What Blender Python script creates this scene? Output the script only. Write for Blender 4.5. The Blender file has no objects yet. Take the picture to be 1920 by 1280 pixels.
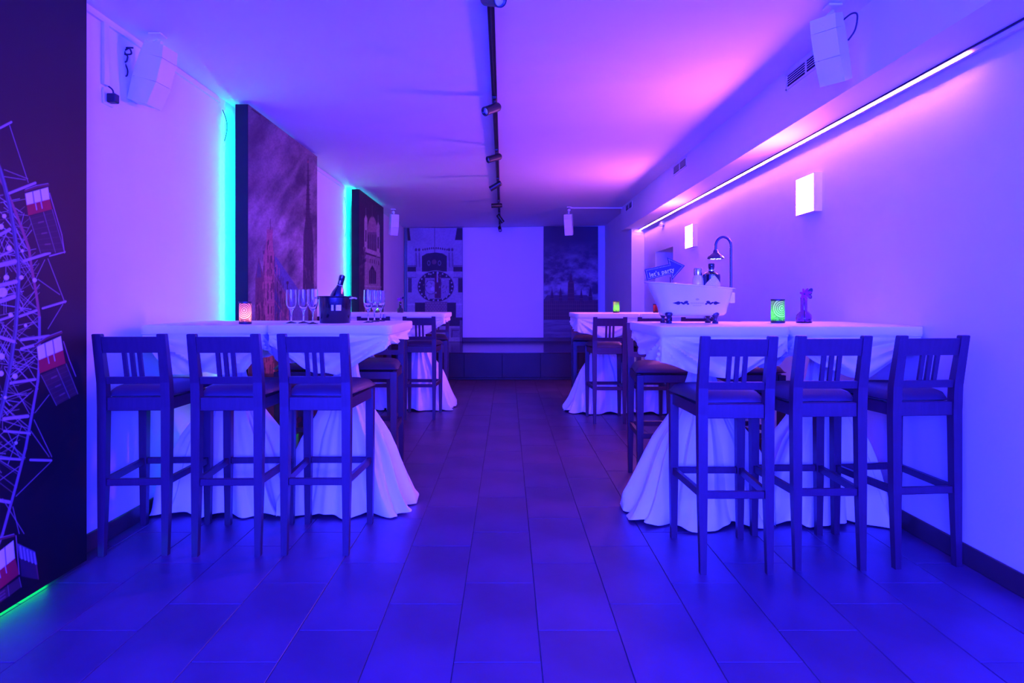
import bpy, bmesh, math, random
import numpy as np
from mathutils import Vector, Matrix, noise as mnoise

random.seed(7)
rng = np.random.RandomState(11)
SC = bpy.context.scene
COL = SC.collection
PI = math.pi

# ------------------------------------------------------------------ camera
CH = 1.233                       # eye height
FP = 1166.0                      # focal length in pixels of a 1920 frame
cam_d = bpy.data.cameras.new('camera')
cam_d.sensor_width = 36.0
cam_d.lens = FP / 1920 * 36
cam_d.shift_x = 8 / 1920
cam_d.shift_y = -75 / 1920
cam_d.clip_start = 0.05
cam = bpy.data.objects.new('camera', cam_d)
COL.objects.link(cam)
cam.location = (0, 0, CH)
cam.rotation_euler = (PI / 2, 0, 0)
SC.camera = cam

# ------------------------------------------------------------------ world, lamps, exposure
SC.view_settings.view_transform = 'Standard'
SC.view_settings.look = 'None'
SC.view_settings.exposure = 0.0
SC.view_settings.gamma = 1.0
SC.view_settings.use_curve_mapping = False
w = bpy.data.worlds.new('world')
SC.world = w
w.use_nodes = True
w.node_tree.nodes['Background'].inputs[0].default_value = (0.02, 0.01, 0.2, 1)
w.node_tree.nodes['Background'].inputs[1].default_value = 0.1

BLUE = (0.0133, 0.0165, 1.0)
VIOLET = (0.065, 0.036, 1.0)


def area(name, loc, target, size, size_y, power, color, spread=180):
    d = bpy.data.lights.new(name, 'AREA')
    d.shape = 'RECTANGLE'
    d.size = size
    d.size_y = size_y
    d.energy = power
    d.color = color
    d.spread = math.radians(spread)
    o = bpy.data.objects.new(name, d)
    COL.objects.link(o)
    o.location = loc
    o.rotation_euler = (Vector(target) - Vector(loc)).to_track_quat('-Z', 'Y').to_euler()
    return o


# the blue wash of the bar lights in the part of the room behind the photographer
area('blue_wash_lamp', (-0.95, -2.7, 1.8), (-0.6, 4.0, 0.8), 1.6, 1.0, 1170, BLUE)
area('blue_wash_lamp', (0.95, -2.7, 1.8), (0.6, 4.0, 0.8), 1.6, 1.0, 1170, BLUE)
# added violet fill without a known fixture, brightens and tints the ceiling
area('violet_ceiling_fill', (0.3, -1.2, 1.1), (0.1, 2.5, 2.7), 1.0, 0.5, 130, VIOLET)

# ------------------------------------------------------------------ materials


def nodes_of(m):
    m.use_nodes = True
    nt = m.node_tree
    return nt, nt.nodes['Principled BSDF']


def mat(name, color, rough=0.5, metal=0.0, var=0.0, scale=8.0, bump=0.0, bscale=40.0, spec=0.5,
        stretch=None, rand=0.0, coat=0.0):
    m = bpy.data.materials.new(name)
    nt, b = nodes_of(m)
    b.inputs['Base Color'].default_value = (*color, 1)
    b.inputs['Roughness'].default_value = rough
    b.inputs['Metallic'].default_value = metal
    b.inputs['Specular IOR Level'].default_value = spec
    b.inputs['Coat Weight'].default_value = coat
    tc = nt.nodes.new('ShaderNodeTexCoord')
    vec = tc.outputs['Object']
    if stretch:
        mp = nt.nodes.new('ShaderNodeMapping')
        mp.inputs['Scale'].default_value = stretch
        nt.links.new(vec, mp.inputs[0])
        vec = mp.outputs[0]
    if var > 0 or rand > 0:
        nz = nt.nodes.new('ShaderNodeTexNoise')
        nz.inputs['Scale'].default_value = scale
        nz.inputs['Detail'].default_value = 6
        nt.links.new(vec, nz.inputs['Vector'])
        mr = nt.nodes.new('ShaderNodeMapRange')
        mr.inputs['From Min'].default_value = 0.3
        mr.inputs['From Max'].default_value = 0.7
        mr.inputs['To Min'].default_value = 1 - var
        mr.inputs['To Max'].default_value = 1 + var
        nt.links.new(nz.outputs['Fac'], mr.inputs['Value'])
        fac = mr.outputs[0]
        if rand > 0:
            oi = nt.nodes.new('ShaderNodeObjectInfo')
            m2 = nt.nodes.new('ShaderNodeMapRange')
            m2.inputs['To Min'].default_value = 1 - rand
            m2.inputs['To Max'].default_value = 1 + rand
            nt.links.new(oi.outputs['Random'], m2.inputs['Value'])
            mu = nt.nodes.new('ShaderNodeMath')
            mu.operation = 'MULTIPLY'
            nt.links.new(fac, mu.inputs[0])
            nt.links.new(m2.outputs[0], mu.inputs[1])
            fac = mu.outputs[0]
        vm = nt.nodes.new('ShaderNodeVectorMath')
        vm.operation = 'SCALE'
        vm.inputs[0].default_value = color
        nt.links.new(fac, vm.inputs['Scale'])
        nt.links.new(vm.outputs[0], b.inputs['Base Color'])
    if bump > 0:
        n2 = nt.nodes.new('ShaderNodeTexNoise')
        n2.inputs['Scale'].default_value = bscale
        n2.inputs['Detail'].default_value = 5
        nt.links.new(vec, n2.inputs['Vector'])
        bp = nt.nodes.new('ShaderNodeBump')
        bp.inputs['Strength'].default_value = bump
        bp.inputs['Distance'].default_value = 0.004
        nt.links.new(n2.outputs['Fac'], bp.inputs['Height'])
        nt.links.new(bp.outputs[0], b.inputs['Normal'])
    return m


def emit(name, color, strength):
    m = bpy.data.materials.new(name)
    nt, b = nodes_of(m)
    b.inputs['Base Color'].default_value = (0.8, 0.8, 0.8, 1)
    b.inputs['Emission Color'].default_value = (*color, 1)
    b.inputs['Emission Strength'].default_value = strength
    return m


def glass(name, color, rough=0.02, ior=1.45):
    m = bpy.data.materials.new(name)
    nt, b = nodes_of(m)
    b.inputs['Base Color'].default_value = (*color, 1)
    b.inputs['Transmission Weight'].default_value = 1.0
    b.inputs['Roughness'].default_value = rough
    b.inputs['IOR'].default_value = ior
    return m


def attr_mat(name, rough=0.6, translucent=False):
    m = bpy.data.materials.new(name)
    nt, b = nodes_of(m)
    at = nt.nodes.new('ShaderNodeAttribute')
    at.attribute_name = 'print'
    nt.links.new(at.outputs['Color'], b.inputs['Base Color'])
    b.inputs['Roughness'].default_value = rough
    b.inputs['Specular IOR Level'].default_value = 0.25
    if translucent:
        tr = nt.nodes.new('ShaderNodeBsdfTranslucent')
        nt.links.new(at.outputs['Color'], tr.inputs['Color'])
        mx = nt.nodes.new('ShaderNodeMixShader')
        mx.inputs[0].default_value = 0.88
        nt.links.new(b.outputs[0], mx.inputs[1])
        nt.links.new(tr.outputs[0], mx.inputs[2])
        nt.links.new(mx.outputs[0], nt.nodes['Material Output'].inputs[0])
    return m


M = {}
M['wall'] = mat('painted_wall', (0.80, 0.80, 0.80), 0.65, var=0.02, scale=3, bump=0.05, bscale=60)
M['ceiling'] = mat('painted_ceiling', (0.80, 0.80, 0.80), 0.75, var=0.015, scale=2)
M['screenwall'] = mat('screen_wall_paint', (0.82, 0.82, 0.82), 0.7, var=0.01, scale=2)
M['tile'] = mat('slate_tile', (0.076, 0.034, 0.080), 0.40, var=0.28, scale=2.6, bump=0.10, bscale=14, rand=0.06)
M['stage_top'] = mat('polished_stage_tile', (0.035, 0.016, 0.030), 0.16, var=0.15, scale=2.6, spec=0.6)
M['riser'] = mat('stage_tile', (0.018, 0.008, 0.010), 0.45, spec=0.3, var=0.28, scale=2.6, bump=0.10, bscale=14, rand=0.06)
M['grout'] = mat('tile_grout', (0.035, 0.03, 0.035), 0.8, var=0.1, scale=20)
M['base'] = mat('baseboard_tile', (0.055, 0.022, 0.028), 0.45, var=0.15, scale=5)
M['wood'] = mat('stained_wood', (0.042, 0.011, 0.031), 0.42, var=0.13, scale=6, stretch=(14, 14, 1.4), bump=0.04, bscale=30)
M['cushion'] = mat('leather_cushion', (0.028, 0.011, 0.034), 0.5, var=0.1, scale=9, bump=0.12, bscale=120)
M['cloth'] = mat('white_tablecloth', (0.88, 0.88, 0.88), 0.85, var=0.02, scale=6, bump=0.10, bscale=220, spec=0.2)
M['black'] = mat('black_metal', (0.012, 0.011, 0.013), 0.42, var=0.05, scale=20)
M['panelside'] = mat('panel_side_black', (0.018, 0.014, 0.016), 0.7, var=0.1, scale=6, spec=0.15)
M['white_plastic'] = mat('white_plastic', (0.78, 0.78, 0.78), 0.45, var=0.01, scale=5)
M['cable'] = mat('black_rubber', (0.02, 0.012, 0.02), 0.5, var=0.1, scale=30)
M['vent_dark'] = mat('vent_void', (0.012, 0.011, 0.014), 0.8, var=0.1, scale=10)
M['tub'] = mat('white_enamel', (0.80, 0.80, 0.80), 0.18, var=0.01, scale=6, coat=0.4)
M['foot'] = mat('dark_pewter', (0.05, 0.045, 0.06), 0.35, metal=0.6, var=0.15, scale=60)
M['pewter'] = mat('dark_chrome', (0.09, 0.08, 0.12), 0.25, metal=0.8, var=0.05, scale=40)
M['bottle_dark'] = mat('black_bottle_glass', (0.012, 0.010, 0.014), 0.12, var=0.05, scale=10, coat=0.5)
M['label_white'] = mat('paper_label', (0.75, 0.75, 0.75), 0.6, var=0.18, scale=220)
M['silver'] = mat('brushed_silver', (0.7, 0.7, 0.7), 0.25, metal=1.0, var=0.05, scale=40)
M['bucket'] = mat('black_enamel_bucket', (0.008, 0.005, 0.007), 0.24, var=0.08, scale=30, coat=0.3)
M['sign'] = mat('painted_sign_board', (0.026, 0.018, 0.030), 0.5, var=0.1, scale=30)
M['sign_white'] = mat('sign_lettering_white', (0.85, 0.85, 0.85), 0.5, var=0.01, scale=10)
M['ink'] = mat('ornament_ink', (0.015, 0.012, 0.02), 0.4, var=0.1, scale=60)
M['ink_faint'] = mat('ornament_ink_faint', (0.50, 0.50, 0.52), 0.4, var=0.1, scale=60)
M['petal'] = mat('magenta_petal', (0.30, 0.02, 0.20), 0.6, var=0.2, scale=80)
M['leaf'] = mat('dark_leaf', (0.03, 0.03, 0.04), 0.6, var=0.2, scale=80)
M['stem'] = mat('green_stem', (0.03, 0.06, 0.03), 0.6, var=0.2, scale=60)
M['lens'] = mat('lamp_reflector', (0.75, 0.72, 0.78), 0.2, metal=0.6, var=0.02, scale=20)
M['glass'] = glass('clear_glass', (1, 1, 1))
M['glass_pink'] = glass('pink_vase_glass', (0.70, 0.30, 0.70), 0.03)
M['milky'] = mat('milky_bottle_glass', (0.80, 0.76, 0.80), 0.15, var=0.03, scale=30, coat=0.6)
M['glass_frost'] = glass('frosted_bottle_glass', (0.95, 0.95, 0.95), 0.35)
M['glass_dark'] = glass('smoky_vase_glass', (0.35, 0.3, 0.45), 0.05)
M['print'] = attr_mat('printed_panel_face', 0.55)
M['mosaic'] = attr_mat('mosaic_glass', 0.3, True)
M['pink_lamp'] = emit('pink_lamp_diffuser', (1.0, 0.17, 1.0), 145.0)
M['pink_strip'] = emit('pink_led_strip', (1.0, 0.26, 0.95), 88.0)
M['green_strip'] = emit('green_led_strip', (0.0, 1.0, 0.72), 44.0)
M['edge_strip'] = emit('cyan_edge_led', (0.0, 0.62, 1.0), 1.6)
M['top_strip'] = emit('green_top_led', (0.0, 1.0, 0.35), 10.0)
M['floor_strip'] = emit('green_floor_led', (0.0, 1.0, 0.12), 14.0)
M['flame_warm'] = emit('candle_flame_warm', (1.0, 0.45, 0.25), 25.0)
M['flame_green'] = emit('candle_flame_green', (0.25, 1.0, 0.15), 25.0)
M['shower_led'] = emit('shower_led', (0.6, 0.7, 1.0), 1.6)

# ------------------------------------------------------------------ mesh helpers


class MB:
    def __init__(self):
        self.v, self.f = [], []

    def add(self, vs, fs):
        n = len(self.v)
        self.v += [tuple(p) for p in vs]
        self.f += [tuple(i + n for i in f) for f in fs]
        return self

    def hexa(self, p):          # p: 8 corners, bottom ring then top ring (ccw from above)
        return self.add(p, [(3, 2, 1, 0), (4, 5, 6, 7), (0, 1, 5, 4), (1, 2, 6, 5), (2, 3, 7, 6), (3, 0, 4, 7)])

    def box(self, x0, x1, y0, y1, z0, z1):
        return self.hexa([(x0, y0, z0), (x1, y0, z0), (x1, y1, z0), (x0, y1, z0),
                          (x0, y0, z1), (x1, y0, z1), (x1, y1, z1), (x0, y1, z1)])

    def cbox(self, x0, x1, y0, y1, z0, z1, c=0.004):   # box with chamfered edges
        bm = bmesh.new()
        bmesh.ops.create_cube(bm, size=1)
        for v in bm.verts:
            v.co = ((x0 + x1) / 2 + v.co.x * (x1 - x0), (y0 + y1) / 2 + v.co.y * (y1 - y0), (z0 + z1) / 2 + v.co.z * (z1 - z0))
        bmesh.ops.bevel(bm, geom=bm.edges[:], offset=c, segments=1, affect='EDGES')
        bm.verts.index_update()
        self.add([v.co[:] for v in bm.verts], [[v.index for v in f.verts] for f in bm.faces])
        bm.free()
        return self

    def beam(self, secs):       # secs: list of (center xyz, wx, wy) rings, a tapered square post
        vs = []
        for (c, wx, wy) in secs:
            for sx, sy in ((-1, -1), (1, -1), (1, 1), (-1, 1)):
                vs.append((c[0] + sx * wx / 2, c[1] + sy * wy / 2, c[2]))
        n = len(secs)
        fs = [(3, 2, 1, 0), tuple(4 * (n - 1) + i for i in range(4))]
        for k in range(n - 1):
            for i in range(4):
                j = (i + 1) % 4
                fs.append((4 * k + i, 4 * k + j, 4 * k + 4 + j, 4 * k + 4 + i))
        return self.add(vs, fs)

    def tube(self, pts, r, n=8, cap=True):
        pts = [Vector(p) for p in pts]
        rs = r if isinstance(r, (list, tuple)) else [r] * len(pts)
        vs, fs = [], []
        up = None
        for k, p in enumerate(pts):
            t = (pts[min(k + 1, len(pts) - 1)] - pts[max(k - 1, 0)]).normalized()
            if up is None:
                up = Vector((0, 0, 1)) if abs(t.z) < 0.9 else Vector((1, 0, 0))
            a = t.cross(up).normalized()
            up = a.cross(t).normalized()
            for i in range(n):
                th = 2 * PI * i / n
                vs.append(p + (a * math.cos(th) + up * math.sin(th)) * rs[k])
        for k in range(len(pts) - 1):
            for i in range(n):
                j = (i + 1) % n
                fs.append((k * n + i, k * n + j, k * n + n + j, k * n + n + i))
        if cap:
            fs.append(tuple(range(n - 1, -1, -1)))
            fs.append(tuple((len(pts) - 1) * n + i for i in range(n)))
        return self.add(vs, fs)

    def lathe(self, prof, n=32, c=(0, 0, 0), closed=False):   # prof: (r, z)
        vs, fs = [], []
        for (r, z) in prof:
            for i in range(n):
                th = 2 * PI * i / n
                vs.append((c[0] + r * math.cos(th), c[1] + r * math.sin(th), c[2] + z))
        m = len(prof)
        for k in range(m if closed else m - 1):
            k2 = (k + 1) % m
            for i in range(n):
                j = (i + 1) % n
                fs.append((k * n + i, k * n + j, k2 * n + j, k2 * n + i))
        if not closed:
            if prof[0][0] > 1e-5:
                fs.append(tuple(range(n - 1, -1, -1)))
            if prof[-1][0] > 1e-5:
                fs.append(tuple((m - 1) * n + i for i in range(n)))
        return self.add(vs, fs)

    def prism(self, poly, y0, y1):     # polygon in x,z extruded along y
        n = len(poly)
        vs = [(p[0], y0, p[1]) for p in poly] + [(p[0], y1, p[1]) for p in poly]
        fs = [tuple(range(n)), tuple(range(2 * n - 1, n - 1, -1))]
        for i in range(n):
            j = (i + 1) % n
            fs.append((i, i + n, j + n, j))
        return self.add(vs, fs)

    def xf(self, mtx):
        self.v = [tuple(mtx @ Vector(p)) for p in self.v]
        return self

    def build(self, name, m, parent=None, loc=None, smooth=False, fix=True):
        me = bpy.data.meshes.new(name)
        me.from_pydata(self.v, [], self.f)
        if fix:
            bm = bmesh.new()
            bm.from_mesh(me)
            bmesh.ops.recalc_face_normals(bm, faces=bm.faces[:])
            bm.to_mesh(me)
            bm.free()
        me.materials.append(m)
        if smooth:
            me.polygons.foreach_set('use_smooth', [True] * len(me.polygons))
            me.update()
            try:
                me.set_sharp_from_angle(angle=math.radians(45))
            except Exception:
                pass
        o = bpy.data.objects.new(name, me)
        COL.objects.link(o)
        if loc is not None:
            o.location = loc
        if parent:
            o.parent = parent
        return o


def tag(o, label=None, cat=None, group=None, kind=None):
    if label:
        o['label'] = label
    if cat:
        o['category'] = cat
    if group:
        o['group'] = group
    if kind:
        o['kind'] = kind
    return o


def empty(name, loc, label, cat, group=None, rz=0.0):
    o = bpy.data.objects.new(name, None)
    o.empty_display_size = 0.1
    COL.objects.link(o)
    o.location = loc
    o.rotation_euler = (0, 0, rz)
    return tag(o, label, cat, group)


def copy_tree(o, parent=None):
    c = o.copy()
    COL.objects.link(c)
    if parent:
        c.parent = parent
    for ch in list(o.children):
        copy_tree(ch, c)
    return c


def rot_to(d):           # matrix turning +Z into direction d
    return Vector(d).normalized().to_track_quat('Z', 'Y').to_matrix().to_4x4()


# ------------------------------------------------------------------ room shell
XL, XR = -2.07, 2.151
YB, YF = 12.49, -3.2           # far wall, wall behind the photographer
XA, YA = 1.95, 9.8             # far right wall section
XS, ZS, YS = 1.835, 2.374, 10.09   # soffit inner face, underside, end
STY, STH = 9.78, 0.43          # stage front, height


def zc(x):                     # ceiling height, a touch higher on the right
    return 2.70 + (x - XL) / 3.905 * 0.049


def S(o):
    o['kind'] = 'structure'
    return o


S(MB().box(XL - 0.2, XL, YF - 0.2, YB + 0.2, -0.1, 2.9).build('wall_left', M['wall']))
# right wall with a window-like niche in it
NY0, NY1, NZ0, NZ1 = 8.09, 9.05, 1.25, 1.948
b = MB()
b.box(XR, XR + 0.45, YF - 0.2, NY0, -0.1, 2.9)
b.box(XR, XR + 0.45, NY1, YA, -0.1, 2.9)
b.box(XR, XR + 0.45, NY0, NY1, -0.1, NZ0)
b.box(XR, XR + 0.45, NY0, NY1, NZ1, 2.9)
b.box(XR + 0.36, XR + 0.45, NY0, NY1, NZ0, NZ1)
b.box(XA, XR + 0.45, YA, YB + 0.2, -0.1, 2.9)
wr = S(b.build('wall_right', M['wall']))
MB().box(XR + 0.24, XR + 0.355, NY0 + 0.02, NY1 - 0.30, NZ0 + 0.005, NZ1 - 0.005).build('niche_shutter', M['panelside'], wr)
S(MB().box(XL - 0.2, XR + 0.45, YB, YB + 0.2, -0.1, 2.9).build('wall_back', M['wall']))
S(MB().box(XL - 0.2, XR + 0.45, YF - 0.2, YF, -0.1, 2.9).build('wall_front', M['wall']))
ce = MB()
xa, xb = XL - 0.2, XR + 0.45
ce.hexa([(xa, YF - 0.2, zc(xa)), (xb, YF - 0.2, zc(xb)), (xb, YB + 0.2, zc(xb)), (xa, YB + 0.2, zc(xa)),
         (xa, YF - 0.2, 3.0), (xb, YF - 0.2, 3.0), (xb, YB + 0.2, 3.0), (xa, YB + 0.2, 3.0)])
ceil = S(ce.build('ceiling', M['ceiling']))
MB().box(XS, XR, YF, YS, ZS, zc(XS) + 0.02).build('soffit', M['ceiling'], ceil)

# floor: grout bed and single tiles
fl = S(MB().box(XL - 0.2, XR + 0.45, YF - 0.2, YB + 0.2, -0.12, -0.004).build('floor', M['grout']))


def tile_mesh(w, d):
    t = MB()
    c = 0.0015
    t.add([(-w / 2, -d / 2, -.006), (w / 2, -d / 2, -.006), (w / 2, d / 2, -.006), (-w / 2, d / 2, -.006),
           (-w / 2, -d / 2, -c), (w / 2, -d / 2, -c), (w / 2, d / 2, -c), (-w / 2, d / 2, -c),
           (-w / 2 + c, -d / 2 + c, 0), (w / 2 - c, -d / 2 + c, 0), (w / 2 - c, d / 2 - c, 0), (-w / 2 + c, d / 2 - c, 0)],
          [(8, 9, 10, 11), (0, 1, 5, 4), (1, 2, 6, 5), (2, 3, 7, 6), (3, 0, 4, 7),
           (4, 5, 9, 8), (5, 6, 10, 9), (6, 7, 11, 10), (7, 4, 8, 11)])
    me = bpy.data.meshes.new('tile')
    me.from_pydata(t.v, [], t.f)
    me.materials.append(M['tile'])
    return me


tile_cache = {}
G = 0.003
TY0 = 0.0
for k in range(-8, 8):
    x0 = -0.1853 + 0.3 * k
    x1 = x0 + 0.3
    x0c, x1c = max(x0, XL), min(x1, XR)
    if x1c - x0c < 0.02:
        continue
    off = (2.126 + 0.205 * (k % 3)) % 0.6
    n = int(math.floor((TY0 - off) / 0.6))
    while off + 0.6 * n < STY:
        y0, y1 = off + 0.6 * n, off + 0.6 * (n + 1)
        n += 1
        y0c, y1c = max(y0, TY0), min(y1, STY)
        if y1c - y0c < 0.02:
            continue
        key = (round(x1c - x0c, 4), round(y1c - y0c, 4))
        if key not in tile_cache:
            tile_cache[key] = tile_mesh(key[0] - G, key[1] - G)
        o = bpy.data.objects.new('tile', tile_cache[key])
        COL.objects.link(o)
        o.location = ((x0c + x1c) / 2, (y0c + y1c) / 2, random.uniform(-0.0004, 0.0004))
        o.parent = fl
# the floor behind the photographer
MB().box(XL, XR, YF, TY0 - 0.004, -0.01, 0.0).build('rear_floor', M['tile'], fl)

# stage at the far end, clad in the same tiles
st = empty('stage', (0, STY, 0), 'low dark tiled stage across the far end of the room', 'stage')
MB().box(XL + .003, XA - .003, 0.012, YB - STY - .003, 0, STH - 0.004).build('stage_body', M['grout'], st)
MB().cbox(XL + .003, XA - .003, 0.0, YB - STY - .003, STH - 0.012, STH, 0.002).build('stage_top', M['stage_top'], st)
xs = [-0.085 + 0.6 * i for i in range(-4, 5)]
for i in range(len(xs) - 1):
    x0, x1 = max(xs[i], XL + .002), min(xs[i + 1], XA - .002)
    if x1 - x0 < 0.03:
        continue
    MB().cbox(x0 + .002, x1 - .002, 0.0, 0.012, 0.036, STH - 0.014, 0.0015).build('riser_tile', M['riser'], st)
    MB().cbox(x0 + .002, x1 - .002, 0.0, 0.012, 0.002, 0.033, 0.0015).build('plinth_tile', M['riser'], st)

# baseboards
BBH = 0.098


def baseboard(name, x0, x1, y0, y1, z0, z1):
    return S(MB().cbox(x0, x1, y0, y1, z0, z1, 0.003).build(name, M['base']))


baseboard('baseboard_left', XL, XL + 0.012, 2.75, STY, 0, 0.092)
baseboard('baseboard_right', XR - 0.012, XR, -3.1, YA, 0, 0.100)
baseboard('baseboard_back', XL + 0.02, XA, YB - 0.012, YB, STH, STH + 0.08)
# cable duct running up along the left wall's top edge
S(MB().box(XL, XL + 0.016, -2.0, 4.45, 2.655, 2.672).build('trim_1', M['white_plastic']))
S(MB().box(XL, XL + 0.016, 6.3, 7.85, 2.655, 2.672).build('trim_2', M['white_plastic']))
S(MB().box(1.0, XS, 9.96, 9.985, zc(1.4) - 0.022, zc(1.0)).build('trim_3', M['white_plastic']))

# ------------------------------------------------------------------ printed panels


def ss(d, w=0.8):            # soft step: 1 inside (d<0), 0 outside
    return np.clip(0.5 - d / w, 0, 1)


class Canvas:
    """Flat print: colours at the vertices of a grid, drawn in the print's own coordinates."""

    def __init__(self, x, y, soft=0.8):
        self.x, self.y, self.s = x, y, soft
        self.c = np.zeros(x.shape + (3,))

    def blend(self, a, col):
        a = np.clip(a, 0, 1)[..., None]
        self.c = self.c * (1 - a) + np.array(col) * a

    def seg(self, p, q, w, col, op=1.0):
        px, py = p
        qx, qy = q
        dx, dy = qx - px, qy - py
        L = dx * dx + dy * dy + 1e-9
        t = np.clip(((self.x - px) * dx + (self.y - py) * dy) / L, 0, 1)
        d = np.hypot(self.x - px - t * dx, self.y - py - t * dy) - w / 2
        self.blend(ss(d, self.s) * op, col)

    def path(self, pts, w, col, op=1.0):
        for a, b in zip(pts[:-1], pts[1:]):
            self.seg(a, b, w, col, op)

    def poly(self, pts, col, op=1.0):
        n = len(pts)
        ins = np.zeros(self.x.shape, bool)
        dm = np.full(self.x.shape, 1e9)
        for i in range(n):
            (ax, ay), (bx, by) = pts[i], pts[(i + 1) % n]
            dx, dy = bx - ax, by - ay
            L = dx * dx + dy * dy + 1e-9
            t = np.clip(((self.x - ax) * dx + (self.y - ay) * dy) / L, 0, 1)
            dm = np.minimum(dm, np.hypot(self.x - ax - t * dx, self.y - ay - t * dy))
            cond = (ay > self.y) != (by > self.y)
            ins ^= cond & (self.x < (bx - ax) * (self.y - ay) / (by - ay + 1e-12) + ax)
        self.blend(ss(np.where(ins, -dm, dm), self.s) * op, col)

    def rect(self, x0, x1, y0, y1, col, op=1.0):
        self.poly([(x0, y0), (x1, y0), (x1, y1), (x0, y1)], col, op)

    def ell(self, cx, cy, rx, ry, col, op=1.0, ring=None):
        d = (np.hypot((self.x - cx) / rx, (self.y - cy) / ry) - 1) * min(rx, ry)
        if ring:
            d = np.abs(d) - ring / 2
        self.blend(ss(d, self.s) * op, col)


def vnoise(x, y, seed):
    r = np.random.RandomState(seed)
    g = r.rand(64, 64)
    xi, yi = np.floor(x).astype(int), np.floor(y).astype(int)
    fx, fy = x - xi, y - yi
    fx, fy = fx * fx * (3 - 2 * fx), fy * fy * (3 - 2 * fy)
    a, b_ = g[xi % 64, yi % 64], g[(xi + 1) % 64, yi % 64]
    c, d = g[xi % 64, (yi + 1) % 64], g[(xi + 1) % 64, (yi + 1) % 64]
    return (a * (1 - fx) + b_ * fx) * (1 - fy) + (c * (1 - fx) + d * fx) * fy


def fbm(x, y, seed, o=5):
    t, a, s = 0, 0.5, 0
    for i in range(o):
        t = t + a * vnoise(x * 2 ** i + 7.3 * i, y * 2 ** i + 3.1 * i, seed + i)
        s += a
        a *= 0.55
    return t / s


def print_mesh(P, colors, parent, tone=(1, 1, 1)):
    """P: (nr, nc, 3) grid of points."""
    nr, nc = P.shape[:2]
    me = bpy.data.meshes.new('print')
    nv = nr * nc
    idx = np.arange(nv).reshape(nr, nc)
    q = np.stack([idx[:-1, :-1], idx[:-1, 1:], idx[1:, 1:], idx[1:, :-1]], -1).reshape(-1, 4)
    me.vertices.add(nv)
    me.vertices.foreach_set('co', P.reshape(-1).astype(np.float32))
    me.loops.add(q.size)
    me.loops.foreach_set('vertex_index', q.reshape(-1).astype(np.int32))
    me.polygons.add(len(q))
    me.polygons.foreach_set('loop_start', (np.arange(len(q)) * 4).astype(np.int32))
    me.update(calc_edges=True)
    me.validate()
    ca = me.color_attributes.new('print', 'FLOAT_COLOR', 'POINT')
    rgba = np.ones((nv, 4), np.float32)
    rgba[:, :3] = np.clip(colors.reshape(-1, 3) * np.array(tone), 0, 1)
    ca.data.foreach_set('color', rgba.reshape(-1))
    me.materials.append(M['print'])
    o = bpy.data.objects.new('print', me)
    COL.objects.link(o)
    o.parent = parent
    return o


XP = -1.90      # face of the panels on the left wall


def side_panel(label, x_face, y0, y1, z0, z1, thick, cols, rows, paint, strips):
    root = empty('mural_panel', (x_face, (y0 + y1) / 2, 0), label, 'mural', 'photo panels standing off the walls')
    cx, cy = x_face, (y0 + y1) / 2
    MB().cbox(-thick, -0.001, y0 - cy, y1 - cy, z0, z1, 0.002).build('panel_box', M['panelside'], root)
    for zb in (z0 + 0.35, z1 - 0.35):          # spacers that hold it off the wall
        MB().box(XL + .0015 - cx, -thick + .001, -0.25, -0.19, zb, zb + 0.05).build('spacer', M['panelside'], root)
    yy = np.concatenate([np.linspace(a, b_, n, endpoint=False) for (a, b_, n) in cols] + [np.array([y1])])
    zz = np.linspace(z0, z1, rows)
    Y, Z = np.meshgrid(yy, zz)
    px = 952 + x_face * FP / Y
    py = 565 + (CH - Z) * FP / Y
    cv = Canvas(px, py, 1.5 if x_face < -1.92 else 0.9)
    paint(cv)
    P = np.stack([np.full_like(Y, 0.0), Y - cy, Z], -1)
    print_mesh(P, cv.c, root, (.80, .85, .62))
    for (nm, m, x0, x1, ya, yb, za, zb) in strips:
        MB().box(x0 - cx, x1 - cx, ya - cy, yb - cy, za, zb).build(nm, m, root)
    return root


# --- big wheel at night
STEEL, STEELD, RED, GLOW = (0.42, 0.22, 0.34), (0.22, 0.12, 0.18), (0.46, 0.015, 0.04), (0.95, 0.75, 0.9)


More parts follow.
